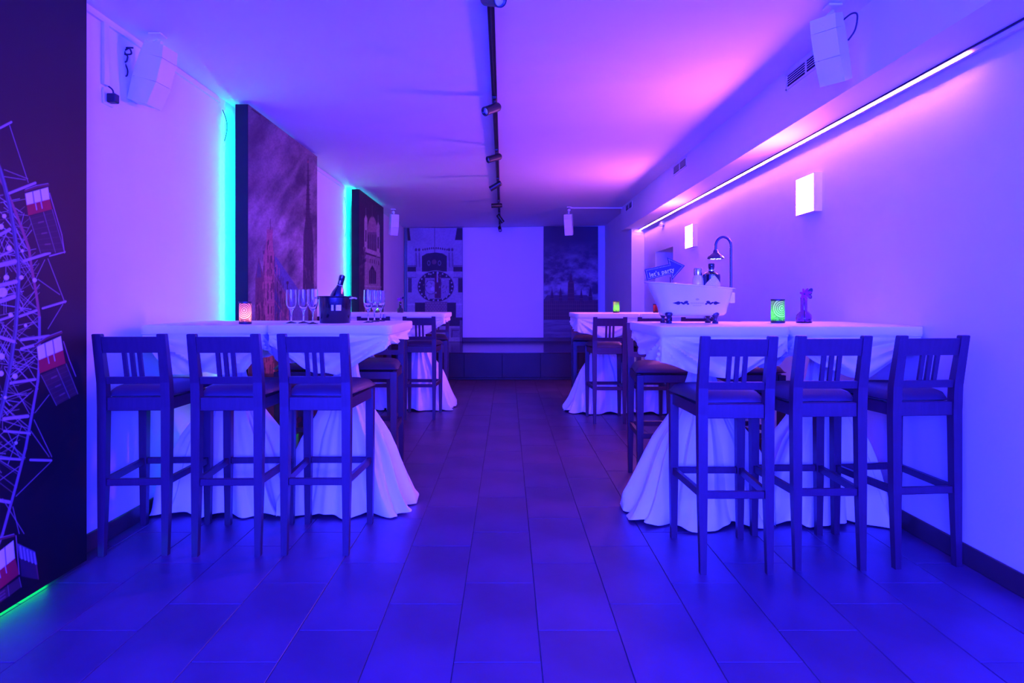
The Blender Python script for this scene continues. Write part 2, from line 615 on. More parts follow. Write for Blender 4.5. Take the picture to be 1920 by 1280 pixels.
def paint_wheel(cv):
    x, y = cv.x, cv.y
    t = np.clip((y - 0) / 1150, 0, 1)[..., None]
    top, mid, low = np.array((0.022, 0.010, 0.016)), np.array((0.052, 0.012, 0.020)), np.array((0.008, 0.004, 0.006))
    k = np.clip(t / 0.33, 0, 1)
    cv.c = top * (1 - k) + mid * k
    k = np.clip((t - 0.38) / 0.28, 0, 1)
    cv.c = cv.c * (1 - k) + low * k
    r = random.Random(5)
    front = [(-60, 190), (-25, 255), (0, 318), (8, 345), (18, 385), (26, 430), (33, 480), (35, 512), (33, 560), (29, 620), (20, 680), (9, 740), (-3, 790), (-30, 880), (-70, 960)]
    rear = [(-10, 320), (10, 352), (24, 385), (40, 425), (54, 465), (59, 500), (68, 550), (74, 595), (74, 640), (73, 690), (71, 715), (62, 765), (48, 840), (30, 910), (5, 1000), (-25, 1080)]

    def at(path, yy):
        for (a, b_) in zip(path[:-1], path[1:]):
            if a[1] <= yy <= b_[1]:
                u = (yy - a[1]) / (b_[1] - a[1])
                return a[0] + u * (b_[0] - a[0])
        return path[-1][0]
    # lattice between the rims and towards the hub
    for i in range(170):
        ya = r.uniform(360, 960)
        xa_ = at(front, ya) + r.uniform(-42, 4)
        L, a = r.uniform(16, 58), r.choice([0.15, 0.9, 1.2, 2.0, 2.4, -0.2, 1.57, 0.6])
        cv.seg((xa_, ya), (xa_ + L * math.cos(a), ya + L * math.sin(a)), r.choice([0.8, 1.1, 1.6]),
               r.choice([STEEL, STEEL, STEELD, (0.42, 0.3, 0.46)]), 0.85)
    for i in range(70):
        ya = r.uniform(400, 900)
        x0_, x1_ = at(front, ya), at(rear, ya + 35)
        if x1_ > x0_ + 3:
            s = r.choice((-1, 1))
            cv.seg((x0_, ya), (x1_, ya + s * r.uniform(15, 60)), r.choice([0.8, 1.0, 1.5]), r.choice([STEEL, STEELD]), 0.8)
    for i in range(40):     # further in towards the hub, beyond the photograph's edge
        ya = r.uniform(150, 1000)
        cv.seg((r.uniform(-500, 0), ya), (r.uniform(-300, 10), ya + r.uniform(-90, 90)), 3, r.choice([STEEL, STEELD]), 0.8)
    cv.path(rear[:8], 5, (0.36, 0.08, 0.12))
    cv.path(rear[7:], 5, (0.24, 0.12, 0.24))
    cv.path(front, 8, (0.10, 0.06, 0.13))
    cv.path([(p[0] + 1.5, p[1]) for p in front], 3, (0.17, 0.12, 0.22))
    for a, b_, w_ in [((0, 240), (21, 229), 4), ((18, 362), (66, 343), 4.5), ((45, 489), (93, 474), 5), ((93, 480), (122, 472), 2),
                      ((80, 578), (123, 565), 3.5), ((37, 593), (68, 582), 4.5), ((40, 637), (92, 630), 5), ((40, 654), (68, 646), 5),
                      ((20, 718), (66, 711), 4.5), ((8, 785), (52, 780), 6), ((8, 808), (56, 812), 4), ((0, 859), (38, 861), 4),
                      ((57, 862), (96, 863), 4), ((0, 938), (17, 941), 6), ((-4, 498), (28, 490), 8), ((0, 535), (30, 528), 7),
                      ((0, 565), (26, 556), 8), ((0, 632), (26, 640), 6), ((0, 440), (18, 430), 6), ((0, 480), (22, 470), 4), ((0, 600), (24, 592), 4)]:
        cv.seg(a, b_, w_, (0.48, 0.26, 0.42))
        cv.seg((a[0], a[1] - w_ * .55), (b_[0], b_[1] - w_ * .55), 1, STEELD)
    for a, b_ in [((18, 235), (53, 342)), ((8, 318), (52, 335)), ((8, 331), (48, 337)), ((90, 485), (122, 568)), ((84, 487), (68, 520)),
                  ((72, 524), (112, 552)), ((118, 570), (90, 616)), ((92, 740), (66, 773)), ((64, 787), (97, 856)),
                  ((58, 808), (92, 856)), ((95, 866), (30, 930)), ((5, 935), (45, 1000)), ((8, 690), (55, 775)), ((62, 732), (12, 778)),
                  ((35, 655), (66, 710)), ((0, 900), (36, 874)), ((45, 400), (40, 420)), ((24, 950), (36, 1000)), ((10, 800), (38, 860)), ((40, 800), (15, 870))]:
        cv.seg(a, b_, 1.3, (0.30, 0.15, 0.28))
    # cabins
    def cabin(roof, win, band, under, rail):
        cv.poly(under, (0.07, 0.022, 0.035))
        (a, b_, c, d) = under
        for i in range(7):
            u = (i + .5) / 7
            p = (a[0] + u * (d[0] - a[0]), a[1] + u * (d[1] - a[1]))
            q = (b_[0] + u * (c[0] - b_[0]), b_[1] + u * (c[1] - b_[1]))
            cv.seg(p, q, 1.2, (0.10, 0.035, 0.06), 0.8)
            if i % 2:
                cv.seg((p[0] + (q[0] - p[0]) * .3, p[1] + (q[1] - p[1]) * .3), (p[0] + (q[0] - p[0]) * .5, p[1] + (q[1] - p[1]) * .5), 2.5, (0.2, 0.06, 0.12))
        for u in (0.0, 0.62, 1.0):
            cv.seg((a[0] + u * (b_[0] - a[0]), a[1] + u * (b_[1] - a[1])), (d[0] + u * (c[0] - d[0]), d[1] + u * (c[1] - d[1])), 1.2, (0.2, 0.1, 0.2))
        cv.poly(band, RED)
        cv.poly(win, GLOW)
        (a, b_, c, d) = win
        for u in (0.33, 0.66):
            cv.seg((a[0] + u * (b_[0] - a[0]), a[1] + u * (b_[1] - a[1])), (d[0] + u * (c[0] - d[0]), d[1] + u * (c[1] - d[1])), 2, (0.22, 0.10, 0.18))
        for u in (0.38, 0.62):
            p = (d[0] + u * (c[0] - d[0]), d[1] + u * (c[1] - d[1]))
            cv.seg(p, (p[0] + 2.5, p[1] + 13), 1.6, (0.5, 0.35, 0.55))
        cv.seg(a, d, 1, (0.3, 0.05, 0.1))
        cv.path(roof, 5, (0.17, 0.03, 0.05))
        cv.path([(p[0], p[1] - 2.2) for p in roof], 1.2, (0.32, 0.2, 0.36))
        cv.path(rail, 1.6, (0.36, 0.14, 0.28))
    cabin([(48, 357), (68, 350), (90, 346)], [(47, 363), (90, 351), (93, 373), (50, 384)], [(50, 383), (93, 372), (98, 392), (53, 404)],
          [(55, 406), (98, 393), (121, 472), (76, 474)], [(93, 362), (116, 440), (121, 474)])
    cabin([(66, 647), (88, 633), (115, 623)], [(69, 650), (114, 630), (118, 656), (72, 675)], [(72, 674), (118, 655), (123, 681), (74, 700)],
          [(77, 703), (124, 682), (146, 738), (106, 760)], [(119, 640), (130, 675), (142, 705)])
    cabin([(-20, 1022), (0, 1010), (26, 1003)], [(-22, 1050), (25, 1013), (28, 1046), (-20, 1084)], [(-20, 1083), (28, 1045), (36, 1076), (-20, 1120)],
          [(-20, 1122), (36, 1082), (40, 1100), (-20, 1145)], [(30, 1004), (36, 1076)])
    cv.poly([(32, 1018), (66, 1034), (70, 1058), (37, 1046)], (0.16, 0.10, 0.2))
    for i in range(5):
        cv.seg((38 + 6.5 * i, 1024 + 3.2 * i), (41 + 6.5 * i, 1047 + 2.8 * i), 2.2, (0.42, 0.3, 0.52))
    cv.poly([(37, 1047), (70, 1059), (72, 1086), (40, 1080)], (0.05, 0.02, 0.05))
    cv.seg((68, 1060), (72, 1085), 2, (0.16, 0.03, 0.07))
    for p, q in [((8, 405), 4), ((12, 520), 5), ((20, 590), 4), ((2, 700), 5), ((48, 610), 3), ((10, 745), 3), ((30, 830), 3), ((2, 425), 5), ((17, 465), 5), ((65, 525), 4), ((28, 705), 5), ((3, 668), 6), ((40, 520), 4), ((5, 548), 9), ((42, 470), 3)]:
        cv.ell(p[0], p[1], q, q, (0.9, 0.6, 0.8), 0.8)


# --- cathedral under clouds
def paint_cathedral(cv):
    x, y = cv.x, cv.y
    n = fbm(x / 34 + y / 90, y / 42 - x / 120, 3)
    n2 = fbm(x / 14, y / 20, 9)
    n3 = fbm((x + .6 * y) / 30, (y - .9 * x) / 120, 13)
    v = np.clip((n - 0.30) / 0.5, 0, 1) * 0.35 + 0.45 * np.clip((n3 - .35) / .4, 0, 1) + 0.25 * (n2 - 0.4)
    v = v * np.clip(0.50 + (x - 480) / 160 + (y - 360) / 420, 0.22, 1.1)
    streak = np.exp(-((y - (400 + 0.55 * (x - 465))) / 32) ** 2)
    v = np.clip(v + 0.45 * streak * n2 - 0.25 * np.exp(-(((x - 545) / 25) ** 2 + ((y - 495) / 35) ** 2)), 0.0, 1)
    v = v[..., None]
    cv.c = np.array((0.075, 0.05, 0.085)) * (1 - v) + np.array((0.66, 0.52, 0.62)) * v
    dark, stone, pink, roof = (0.05, 0.03, 0.05), (0.26, 0.11, 0.17), (0.46, 0.17, 0.22), (0.13, 0.13, 0.34)
    r = random.Random(2)
    # tall south spire
    cv.poly([(577, 298), (578.5, 298), (581, 400), (586, 430), (588, 470), (590, 720), (566, 720), (569, 440), (573, 410)], (0.075, 0.045, 0.08))
    for i in range(90):
        yy = r.uniform(430, 715)
        xx = r.uniform(570, 588)
        cv.seg((xx, yy), (xx, yy + r.uniform(5, 16)), 1.0, r.choice([dark, stone, (0.16, 0.09, 0.15), (0.26, 0.14, 0.2)]), np.clip((yy - 420) / 120, .25, .9))
    for yy in range(320, 430, 9):
        w_ = (yy - 298) / 24
        cv.seg((577 - w_, yy), (579 + w_, yy), 1.2, dark)
    cv.ell(577.5, 303, 1.6, 2.5, (0.3, 0.1, 0.12))
    cv.seg((472, 204.5), (488, 215.5), 2.2, (0.02, 0.015, 0.02))
    # roof of the nave
    cv.poly([(512, 478), (520, 484), (558, 540), (578, 580), (578, 720), (512, 720)], roof)
    for i in range(10):
        cv.seg((514 + i * 4, 492 + i * 6), (516 + i * 4.4, 600), 0.8, (0.10, 0.09, 0.22), 0.6)
    cv.poly([(514, 508), (536, 548), (541, 566), (541, 720), (512, 720)], (0.20, 0.10, 0.15), 0.9)
    cv.poly([(513, 530), (528, 575), (528, 610), (513, 610)], (0.08, 0.07, 0.2))
    cv.seg((513, 512), (538, 556), 1.6, (0.26, 0.15, 0.3))
    cv.seg((512, 560), (540, 600), 2.0, (0.32, 0.14, 0.2))
    for xx, yy in ((539, 530), (526, 548), (552, 560)):
        cv.seg((xx, yy), (xx, yy + 20), 1.4, dark)
        cv.ell(xx, yy, 2.4, 3.2, dark)
    for i in range(26):
        xx = r.uniform(514, 540)
        yy = r.uniform(575, 700)
        cv.seg((xx, yy), (xx, yy + r.uniform(8, 22)), 1.6, r.choice([dark, pink, stone]), 0.85)
    # north towers
    cv.poly([(500, 430), (512, 430), (511, 442), (512, 465), (514, 475), (515, 720), (490, 720), (494, 480), (498, 465), (500, 445)], pink)
    for i in range(5):
        cv.seg((501 + 2.5 * i, 426), (501 + 2.5 * i, 436), 1.2, stone)
    cv.seg((507, 410), (507, 430), 1, dark)
    for yy in (480, 505, 532, 548, 575, 600, 640):
        for xx in (502.5, 509):
            cv.seg((xx, yy), (xx, yy + 12), 2.0, (0.10, 0.04, 0.07))
        cv.seg((494, yy - 6), (514, yy - 6), 0.9, stone, 0.7)
    cv.seg((496, 470), (495, 600), 1.2, (0.16, 0.07, 0.11))
    cv.poly([(485, 482), (491, 505), (494, 520), (494, 720), (478, 720), (479, 520), (482, 500)], (0.18, 0.075, 0.11))
    cv.poly([(484, 488), (489, 505), (490, 520), (481, 520)], (0.10, 0.08, 0.18))
    for i in range(260):
        xx = r.uniform(479, 541)
        yy = r.uniform(max(450, 530 if xx < 492 else (440 if xx < 515 else 470 + (xx - 512) * 2.6)), 715)
        cv.seg((xx, yy), (xx, yy + r.uniform(5, 18)), r.choice([1, 1.8]), r.choice([dark, dark, (0.12, 0.045, 0.07), (0.55, 0.2, 0.24)]), 0.8)
    cv.rect(466, 479, 600, 730, (0.10, 0.06, 0.11))
    cv.rect(515, 600, 655, 900, (0.09, 0.05, 0.08))
    cv.rect(440, 620, 700, 960, (0.07, 0.04, 0.07))
    cv.c *= (0.72 + 0.56 * fbm(x / 2.2, y / 2.6, 61, 3))[..., None]


# --- church front with a dome
def paint_dome(cv):
    x, y = cv.x, cv.y
    n = fbm(x / 9, y / 16, 21)[..., None]
    cv.c = np.array((0.06, 0.03, 0.06)) * (0.75 + 0.5 * n)
    light, grey, dark = (0.55, 0.42, 0.56), (0.30, 0.21, 0.32), (0.035, 0.02, 0.035)
    r = random.Random(8)
    cv.ell(698, 432, 8.5, 26, (0.42, 0.26, 0.36))
    cv.rect(690, 706, 435, 472, (0.22, 0.15, 0.22))
    for i in range(5):
        cv.seg((691.5 + 3.3 * i, 440), (691.5 + 3.3 * i, 470), 1.0, dark)
    cv.seg((698, 384), (698, 408), 1, (0.15, 0.08, 0.14))
    for xx, t in ((686, 402), (709, 415)):
        cv.poly([(xx - 2.8, t + 8), (xx, t), (xx + 2.8, t + 8), (xx + 2.8, t + 66), (xx - 2.8, t + 66)], light)
        cv.seg((xx, t + 30), (xx, t + 50), 2.2, dark)
        cv.seg((xx, t - 12), (xx, t), .8, grey)
    cv.poly([(681, 463), (713, 474), (713, 482), (681, 471)], light)
    cv.seg((681, 472), (713, 484), 1.5, dark)
    cv.poly([(684, 476), (713, 484), (714, 650), (684, 650)], (0.38, 0.27, 0.38))
    for i in range(7):
        cv.seg((686 + 4 * i, 484 + i), (686 + 4 * i, 490 + i), 1.6, (0.10, 0.06, 0.1))
    cv.poly([(692, 532), (692, 508), (698, 497), (705, 510), (705, 532)], dark)
    for i in range(3):
        cv.seg((694.5 + 3.4 * i, 505), (694.5 + 3.4 * i, 532), .7, grey)
    cv.seg((684, 536), (714, 538), 2, light)
    for i in range(6):
        cv.rect(686.5 + 4.6 * i, 689 + 4.6 * i, 543, 556, dark)
        cv.rect(686.5 + 4.6 * i, 689 + 4.6 * i, 566, 590, dark)
    for xx in (684, 690, 706, 713):
        cv.seg((xx, 478), (xx, 640), .9, grey)
    cv.c *= (0.72 + 0.56 * fbm(x / 1.8, y / 2.6, 63, 3))[..., None]
    for i in range(60):
        xx, yy = r.uniform(673, 684), r.uniform(465, 640)
        cv.ell(xx, yy, r.uniform(1, 3), r.uniform(2, 5), r.choice([dark, (0.06, 0.03, 0.05), (0.14, 0.08, 0.14)]), .8)


ytop1, ytop2 = 2.676, 2.668
side_panel('tall night photo panel of a giant ferris wheel at left picture edge', -1.95, 1.2, 2.88, 0.035, 2.66, 0.10,
           [(1.2, 2.36, 60), (2.36, 2.88, 300)], 1050, paint_wheel,
           [('led_strip', M['floor_strip'], -2.045, -2.030, 1.25, 2.74, 0.012, 0.024), ('led_strip', M['top_strip'], -2.045, -2.035, 1.3, 2.80, 2.640, 2.650)])
side_panel('tall photo panel of a gothic cathedral under purple clouds behind the ice bucket', XP, 4.55, 6.20, 0.035, ytop1, 0.094,
           [(4.55, 6.20, 210)], 460, paint_cathedral,
           [('led_strip', M['green_strip'], -2.006, -1.997, 4.612, 4.626, 0.10, 2.62),
            ('led_strip', M['edge_strip'], -1.930, -1.926, 4.62, 5.6, 2.6765, 2.679),
            ('led_strip', M['floor_strip'], -2.045, -2.030, 4.6, 6.1, 0.012, 0.024)])
side_panel('dark photo panel of a domed church front on the far left wall', XP, 7.94, 9.51, 0.035, ytop2, 0.094,
           [(7.94, 9.51, 110)], 330, paint_dome,
           [('led_strip', M['green_strip'], -2.006, -1.997, 8.000, 8.014, 0.10, 2.62),
            ('led_strip', M['green_strip'], -2.006, -1.997, 8.02, 9.45, 2.634, 2.646),
            ('led_strip', M['edge_strip'], -1.918, -1.908, 7.96, 9.49, 2.6685, 2.674),
            ('led_strip', M['floor_strip'], -2.045, -2.030, 8.0, 9.4, 0.012, 0.024)])


def back_panel(label, x0, x1, z0, z1, y_face, thick, nc, nr, paint, m_side):
    cx = (x0 + x1) / 2
    root = empty('mural_panel', (cx, y_face, 0), label, 'mural', 'photo panels standing off the walls')
    MB().cbox(x0 - cx, x1 - cx, 0.001, thick, z0, z1, 0.002).build('panel_box', m_side, root)
    xx, zz = np.linspace(x0, x1, nc), np.linspace(z0, z1, nr)
    X, Z = np.meshgrid(xx, zz)
    cv = Canvas(952 + X * FP / y_face, 565 + (CH - Z) * FP / y_face)
    paint(cv)
    print_mesh(np.stack([X - cx, np.zeros_like(X), Z], -1), cv.c, root, (1.12, 1.08, 1.05))
    return root


def paint_clock(cv):
    x, y = cv.x, cv.y
    n = fbm(x / 20, y / 25, 31)[..., None]
    cv.c = np.array((0.30, 0.30, 0.36)) * (0.85 + 0.3 * n)
    D, D2, L, P_ = (0.035, 0.03, 0.04), (0.08, 0.07, 0.09), (0.38, 0.36, 0.42), (0.22, 0.14, 0.18)
    r = random.Random(4)
    cv.seg((815, 418), (815, 480), 1, D2)
    cv.rect(758, 870, 415, 422, (0.05, 0.04, 0.06))
    cv.rect(758, 763.5, 415, 650, (0.10, 0.12, 0.2))
    cv.poly([(763, 421), (767, 423), (770, 451), (764, 451)], D)
    cv.poly([(858, 420), (867, 420), (867, 450), (853, 450)], D)
    cv.path([(790, 470), (800, 466), (817, 464), (832, 466), (842, 470)], 3.5, L)
    for i in range(12):
        cv.ell(793 + 4.1 * i, 468 - 3 * math.sin(i / 11 * PI), 1.6, 2.2, D2)
    cv.poly([(791, 480), (800, 475), (817, 473), (830, 475), (838, 480), (838, 512), (791, 512)], D)
    cv.ell(814, 491, 4.5, 4.5, (0.14, 0.07, 0.09))
    for xx in (804, 824):
        cv.ell(xx, 493, 2.5, 4, (0.16, 0.15, 0.2), ring=1)
    for xx in (780, 786, 842, 848):
        cv.poly([(xx - 3, 508), (xx - 2.5, 480), (xx, 470), (xx + 2.5, 480), (xx + 3, 508)], (0.24, 0.23, 0.28))
        cv.ell(xx, 468, 2.2, 3, D2)
        cv.seg((xx, 474), (xx + 1, 500), 1.4, D2, .8)
    for (a, b_) in ((764, 780), (850, 869)):
        cv.rect(a, b_, 500, 509, D)
        cv.rect(a, b_, 497.5, 499, D2)
        cv.seg((a, 520), (b_, 520), 1, D2)
    cv.rect(765, 772, 521, 548, D2)
    cv.rect(859, 869, 521, 548, D)
    cv.rect(781, 851, 509, 514, (0.36, 0.34, 0.4))
    cv.ell(817, 537, 35, 30, D)
    cv.ell(817, 537, 34.5, 29.5, (0.28, 0.26, 0.32), ring=1.2)
    for i in range(22):
        a = 2 * PI * i / 22
        cv.ell(817 + 31 * math.cos(a), 537 + 26 * math.sin(a), 1.3, 1.5, L)
    cv.poly([(797, 521), (842, 521), (842, 552), (832, 560), (802, 560), (797, 552)], (0.26, 0.23, 0.3))
    cv.ell(808, 538, 11, 13, (0.32, 0.3, 0.36))
    cv.ell(808, 538, 11, 13, D2, ring=1)
    cv.ell(811, 541, 4, 4, (0.42, 0.4, 0.5))
    cv.rect(815, 827, 515, 559, (0.10, 0.03, 0.05))
    cv.seg((820, 510), (820, 528), 2.2, L)
    for i in range(60):
        a, q = r.uniform(0, 2 * PI), r.uniform(.2, .95)
        cv.ell(817 + 33 * q * math.cos(a), 537 + 28 * q * math.sin(a), r.uniform(.6, 1.8), r.uniform(.6, 2), r.choice([D, D2, L, P_]), .6)
    cv.rect(764, 869, 569, 572, (0.40, 0.38, 0.45))
    cv.rect(778, 798, 567, 590, D)
    cv.rect(838, 855, 567, 600, D)
    cv.rect(797, 838, 565, 586, (0.24, 0.17, 0.2))
    for j in range(6):
        cv.seg((797, 567 + 3.4 * j), (838, 567 + 3.4 * j), .8, D2)
        for i in range(8):
            xx = 799 + 5.2 * i + 2.6 * (j % 2)
            cv.seg((xx, 567 + 3.4 * j), (xx, 570 + 3.4 * j), .8, D2)
    cv.rect(764, 869, 595, 611, (0.045, 0.04, 0.055))
    cv.rect(845, 862, 615, 632, (0.18, 0.17, 0.24))
    cv.seg((848, 619), (860, 619), 1.6, D2)
    cv.seg((848, 619), (847, 632), 1.6, D2)
    cv.rect(862, 869, 600, 660, (0.12, 0.1, 0.16))
    cv.c *= (0.84 + 0.32 * fbm(x / 2.4, y / 2.4, 65, 3))[..., None]


def paint_townhall(cv):
    x, y = cv.x, cv.y
    n = fbm(x / 26, y / 15, 41)
    n2 = fbm(x / 9, y / 7, 45)
    v = np.clip((n * .7 + n2 * .3 - 0.38) / 0.3, 0, 1) * np.clip((y - 450) / 70, 0.0, 1)
    v = v[..., None]
    cv.c = np.array((0.055, 0.05, 0.085)) * (1 - v) + np.array((0.30, 0.28, 0.38)) * v
    cv.rect(1015, 1130, 552, 557, (0.24, 0.24, 0.34), 0.5)
    D, B, Lt = (0.055, 0.03, 0.05), (0.085, 0.045, 0.065), (0.15, 0.07, 0.08)
    cv.poly([(1018, 564), (1026, 553), (1100, 553), (1112, 562), (1124, 562), (1124, 599), (1018, 599)], (0.07, 0.045, 0.085))
    cv.rect(1018, 1124, 563, 599, B)
    for xx, t, h in ((1035, 545, 3.2), (1051, 543, 3), (1090, 545, 3), (1107, 541, 3.6)):
        cv.poly([(xx, t - 5), (xx + h, t + 14), (xx + h, 566), (xx - h, 566), (xx - h, t + 14)], D)
        cv.seg((xx - h, t + 15), (xx + h, t + 15), 1, Lt)
    cv.poly([(1070.5, 508), (1073, 525), (1076, 530), (1077, 566), (1064, 566), (1065, 530), (1068, 525)], (0.075, 0.03, 0.05))
    for yy in (530, 540, 550, 558):
        cv.seg((1065, yy), (1076.5, yy), 1, Lt, .8)
    for xx in (1068, 1071, 1074):
        cv.seg((xx, 532), (xx, 552), .8, D)
    for j, yy in enumerate((565, 572, 579, 586, 593)):
        for i in range(27):
            xx = 1020.5 + 3.9 * i
            cv.seg((xx, yy), (xx, yy + 3.2), 1.3, D, .75)
            cv.seg((xx + 1.9, yy - 1), (xx + 1.9, yy + 5), 1.0, Lt, .6 if i % 2 else .25)
        cv.seg((1018, yy - 1.5), (1124, yy - 1.5), .7, (0.16, 0.08, 0.1), .7)
    cv.rect(1015, 1130, 599, 700, (0.10, 0.10, 0.17))
    k = np.clip((fbm(x / 30, y / 4, 50) - .4) * 3, 0, 1) * ((y > 600) * .5)
    cv.blend(k, (0.24, 0.22, 0.32))


XK0, XK1 = (759.5 - 952) / FP * 12.38, (867 - 952) / FP * 12.38
back_panel('photo panel of an ornate public clock, left on the back wall', XK0, XK1, STH + 0.003, 2.697, 12.38, 0.096, 170, 330, paint_clock, M['panelside'])
sw = MB().cbox((867.5 - 952) / FP * 12.44, (1019 - 952) / FP * 12.44, 12.44, 12.488, STH + 0.082, 2.711, 0.002).build('projection_panel', M['screenwall'])
tag(sw, 'plain white panel in the middle of the back wall', 'panel')
back_panel('dark blue photo panel of a towered town hall, right on the back wall', (1019.5 - 952) / FP * 12.43, (1121.5 - 952) / FP * 12.43,
           STH + 0.082, 2.733, 12.43, 0.056, 160, 320, paint_townhall, M['panelside'])

# thin LED leads hanging beside the panels
for (label, y, z0, z1, dx) in (('thin dark cable hanging beside the top of cathedral panel', 4.50, 2.40, 2.62, 0.03), ('thin dark cable hanging beside the top of church front panel', 7.86, 2.05, 2.55, 0.03)):
    pts = [(XL + 0.006 + dx * math.sin(u * PI), y + 0.03 * u * u, z1 + (z0 - z1) * u) for u in [i / 10 for i in range(11)]]
    tag(MB().tube(pts, 0.003, 6).build('cable', M['cable']), label, 'cable')

# ------------------------------------------------------------------ pink wall lamps and LED rail


def wall_lamp(y0, y1, z0, z1, label):
    yc, zc_ = (y0 + y1) / 2, (z0 + z1) / 2
    r = empty('wall_lamp', (XR, yc, zc_), label, 'lamp', 'square pink wall lamps')
    h, w_ = (z1 - z0) / 2, (y1 - y0) / 2
    b = MB().box(-0.030, 0, -w_, w_, -h, h)
    for (q0, q1, a0, a1) in ((-w_, w_, h - .004, h), (-w_, w_, -h, -h + .004), (-w_, -w_ + .004, -h + .004, h - .004), (w_ - .004, w_, -h + .004, h - .004)):
        b.box(-0.056, -0.030, q0, q1, a0, a1)
    b.build('lamp_housing', M['white_plastic'], r)
    MB().box(-0.055, -0.0305, -w_ + .0045, w_ - .0045, -h + .0045, h - .0045).build('diffuser', M['pink_lamp'], r)
    return r


wall_lamp(4.256, 4.524, 1.853, 2.116, 'glowing square pink wall lamp nearest the camera on the right wall')
wall_lamp(7.05, 7.35, 1.855, 2.115, 'glowing square pink wall lamp farther along, above the bathtub')

r = empty('led_rail', (2.086, 2.8, ZS), 'long glowing pink-white LED strip in a slim rail under the right soffit', 'lamp')
MB().box(-0.008, 0.008, -5.6, 7.0, -0.007, 0).build('rail', M['white_plastic'], r)
MB().box(-0.014, -0.008, -5.6, 7.0, -0.010, 0).build('rail_lip', M['black'], r, None)
MB().box(0.008, 0.013, -5.6, 7.0, -0.020, 0).build('rail_lip', M['white_plastic'], r)
MB().box(-0.0038, 0.0038, 0.02, 7.0, -0.012, -0.0072).build('led_strip', M['pink_strip'], r)

# small sensor under the rail
r = empty('motion_sensor', (XR, 8.6, 2.31), 'small white sensor under the far end of pink LED strip', 'sensor')
MB().cbox(-0.03, 0, -0.06, 0.06, -0.03, 0.03, 0.005).build('sensor_body', M['white_plastic'], r)
MB().lathe([(0.0, -0.05), (0.022, -0.045), (0.03, -0.025), (0.03, -0.01)], 16).build('sensor_eye', M['white_plastic'], r, (-0.035, -0.02, 0.0), True)

# ------------------------------------------------------------------ ceiling track with spots
tx = lambda y: -0.080 - 0.0078 * (y - 2.6)
p0, p1 = (tx(1.2), 1.2), (tx(12.2), 12.2)
r = empty('ceiling_track', (0, 0, 0), 'long black ceiling track running down the middle of the room', 'track')
z = zc(-0.1)
b = MB()
b.hexa([(p0[0] - .018, p0[1], z - .034), (p0[0] + .018, p0[1], z - .034), (p1[0] + .018, p1[1], z - .034), (p1[0] - .018, p1[1], z - .034),
        (p0[0] - .018, p0[1], z - .0005), (p0[0] + .018, p0[1], z - .0005), (p1[0] + .018, p1[1], z - .0005), (p1[0] - .018, p1[1], z - .0005)])
b.build('rail', M['black'], r)
b = MB()
b.hexa([(p0[0] - .006, p0[1], z - .036), (p0[0] + .006, p0[1], z - .036), (p1[0] + .006, p1[1], z - .036), (p1[0] - .006, p1[1], z - .036),
        (p0[0] - .006, p0[1], z - .033), (p0[0] + .006, p0[1], z - .033), (p1[0] + .006, p1[1], z - .033), (p1[0] - .006, p1[1], z - .033)])
b.build('conductor_slot', M['vent_dark'], r)
spots = [(2.85, (0.45, -0.75, -0.40), 'black track spot cut by the top picture edge'),
         (4.45, (-0.62, -0.62, -0.42), 'largest whole black track spot, pale lens facing left towards the camera'),
         (5.97, (-0.80, -0.50, -0.34), 'black track spot second in size, lens turned left'),
         (7.36, (-0.86, 0.15, -0.48), 'black track spot third from the camera end, its lens hidden'),
         (8.96, (-0.98, -0.15, -0.06), 'black track spot lying level, pointing left'),
         (10.2, (0.55, 0.25, -0.75), 'small black track spot tipped down to the right'),
         (11.75, (0.10, -0.85, -0.50), 'farthest small track spot with lit pale lens facing camera')]
for (y, d, lab) in spots:
    x = tx(y)
    d = Vector(d).normalized()
    r = empty('track_spot', (x, y, z - 0.036), lab, 'spotlight', 'black spots on the ceiling track')
    MB().cbox(-.016, .016, -.05, .05, -.022, 0, .003).build('adapter', M['black'], r)
    piv = Vector((0, -0.01, -0.075))
    MB().tube([(0, -0.01, -0.02), piv], 0.009, 8).build('arm', M['black'], r)
    mx = Matrix.Translation(piv - d * 0.035) @ rot_to(d)
    MB().lathe([(0.024, -.012), (0.030, -.004), (0.0315, 0), (0.0315, .125), (0.0325, .128), (0.0325, .140), (0.027, .140), (0.026, .118)], 24).xf(mx).build('head', M['black'], r, None, True)
    MB().lathe([(0.026, .119), (0.016, .112), (0.0, .108)], 24).xf(mx).build('lens', M['lens'], r, None, True)

# ------------------------------------------------------------------ loudspeakers


